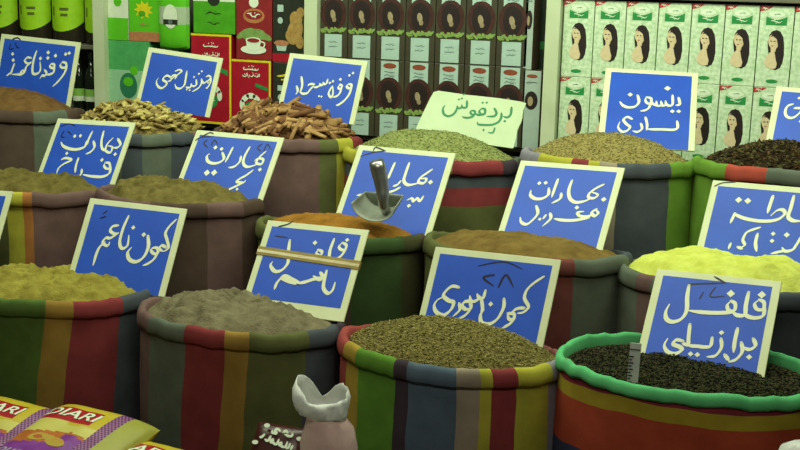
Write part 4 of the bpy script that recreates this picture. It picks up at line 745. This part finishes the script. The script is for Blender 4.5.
pk(59, 403, 162, 429, 2.46, (-10, 77, 3), 'yellow and purple packet in the middle of three on the bench', .038)
pk(128, 437, 224, 462, 2.42, (-12, 80, 5), 'lowest yellow packet, mostly cut by the bottom edge')

# small dark packet with white lettering
m_mar = mat('dark maroon print', (70, 30, 26), (52, 22, 20), rough=.3, spec=.5)
p0 = P(278, 447, 2.44)
t = thing('maroon_sachet', (p0.x, p0.y, p0.z), 'small dark maroon packet with white Arabic lettering below the white plastic bag', 'packet'); t.rotation_euler = (radians(90-40), 0, radians(3))
w_, h_ = .136, .20
mb = MB(); vs, fs = pill(w_, h_, .05)
mb.add([(x, z-h_*.72, -(y-.025)) for x, y, z in vs], fs); mb.build('packet', m_mar, t, True)
SACH = [('12', [(303,357),(302,366),(285,368),(262,364)]), ('10', [(275,356),(262,350),(250,358)]), ('11', [(230,353),(212,348),(203,356),(215,366),(190,364),(188,356)]),
        ('12', [(322,402),(318,420)]), ('12', [(305,396),(302,412),(285,412)]), ('12', [(288,392),(284,410),(262,410),(256,398),(246,404),(252,412)]), ('12', [(238,388),(232,406),(212,402),(204,390),(196,400),(204,406)]), ('12', [(188,380),(180,398),(160,394)]), ('12', [(150,376),(140,388),(128,388)])]
mb = MB()
cx, cy, sc = 232, 385, .000565
for wd, pts in SACH: mb.stroke([((x-cx)*sc*.82+.006, -(y-cy)*sc*1.15+.012) for x, y in pts], .0066, .0275)
for x, y, r in ((150, 341, .011), (348, 372, .011), (112, 411, .011), (312, 438, .011)): mb.ell((x-cx)*sc*.82+.006, -(y-cy)*sc*1.15+.012, r*.75, r*.5, .0275, 0, 'XY', 12)
mb.build('white_lettering', m_wht, t)
mb = MB(); mb.ell(-.02, -.075, .045, .018, .0272, 0, 'XY', 20); mb.build('ochre_print', mat('printed ochre', (190, 120, 70)), t)

# white plastic bag, knotted open at the top
def film(name, c, tr=.25):
    m = mat(name, c, tuple(v*.93 for v in c), rough=.3, scale=14, bump=.25, bscale=30, spec=.5, trans=0.0)
    nt = m.node_tree; b = nt.nodes['Principled BSDF']; out = [n for n in nt.nodes if n.type == 'OUTPUT_MATERIAL'][0]
    tl = nd(nt, 'ShaderNodeBsdfTranslucent'); tl.inputs[0].default_value = lin(c); mx = nd(nt, 'ShaderNodeMixShader'); mx.inputs[0].default_value = tr
    nt.links.new(b.outputs[0], mx.inputs[1]); nt.links.new(tl.outputs[0], mx.inputs[2]); nt.links.new(mx.outputs[0], out.inputs['Surface']); return m
m_film = film('white plastic film', (244, 247, 242)); m_pinkf = film('pinkish filled film', (226, 196, 190))
Yb = 2.42; pc = P(324, 440, Yb); s_ = depth(pc)/FPX
t = thing('plastic_bag', (pc.x, Yb, .267), 'white plastic bag with pinkish contents standing before the grey powder sack', 'bag')
zb = lambda py: P(322, py, Yb).z - .267
xb = lambda px: P(px, 430, Yb).x - pc.x
N = 40
def bring(cx, rx, ry, z, wob, sd, zf=None):
    out = []
    for j in range(N):
        a = 2*pi*j/N; n = noise.noise((cos(a)*2.2+sd, sin(a)*2.2, z*9)); q = noise.noise((cos(a)*5+sd, sin(a)*5, z*20))
        out.append((cx+rx*cos(a)*(1+wob*n+wob*.6*q), ry*sin(a)*(1+wob*n+wob*.6*q), z+(zf(a) if zf else 0)))
    return out
H_ = zb(416)
rg = [bring(.010, .050, .04, .0, .05, 1), bring(.010, .064, .05, .02, .10, 1), bring(.012, .070, .055, H_*.4, .16, 2), bring(.012, .066, .052, H_*.75, .18, 2.3), bring(.012, .057, .046, H_*.93, .18, 2.7), bring(.006, .047, .04, H_-.002, .14, 3)]
MB().rings(rg, cap0=True, cap1=False).build('filled_lower_bag', m_pinkf, t, True)
# flared open mouth: high on the left, low in front, a strip rising at the right back
def mouth(a): 
    c_ = cos(a); s = sin(a)
    return .046*max(0, -c_-.3) + .034*max(0, s)*max(0, c_+.1) - .030*max(0, s)*max(0, .55-abs(c_+.35)) - .006*max(0, -s) + .006*max(0, c_-.4)
z1 = zb(413)
rg = [bring(.004, .047, .040, z1-.006, .14, 3), bring(-.006, .062, .048, z1+.002, .16, 4), bring(-.008, .067, .050, z1+.018, .20, 5, lambda a: .35*mouth(a)), bring(-.008, .066, .048, z1+.034, .24, 5.3, lambda a: .8*mouth(a)), bring(-.007, .060, .043, z1+.044, .26, 5.6, lambda a: 1.25*mouth(a))]
o = MB(); o.rings(rg, cap0=False, cap1=False); o = o.build('open_mouth', m_film, t, True); m = o.modifiers.new('thick', 'SOLIDIFY'); m.thickness = .0012
tag(o, 'crumpled open white mouth of the bag')

# tip of another plastic bag at the lower right
pt = P(794, 446, 2.44)
t = thing('tied_plastic_bag', (pt.x, 2.44, .267), 'rounded tip of a white plastic bag in the bottom right corner', 'bag')
hh = P(794, 441, 2.44).z-.267
MB().rings([bring(0, .05, .05, 0, .1, 7), bring(0, .085, .07, .03, .1, 7), bring(0, .09, .075, hh*.45, .1, 8), bring(0, .062, .055, hh*.75, .14, 9), bring(.004, .036, .034, hh*.9, .16, 9), bring(.006, .03, .028, hh*.97, .2, 10), bring(.01, .014, .012, hh, .2, 10)]).build('bag_film', m_film, t, True)
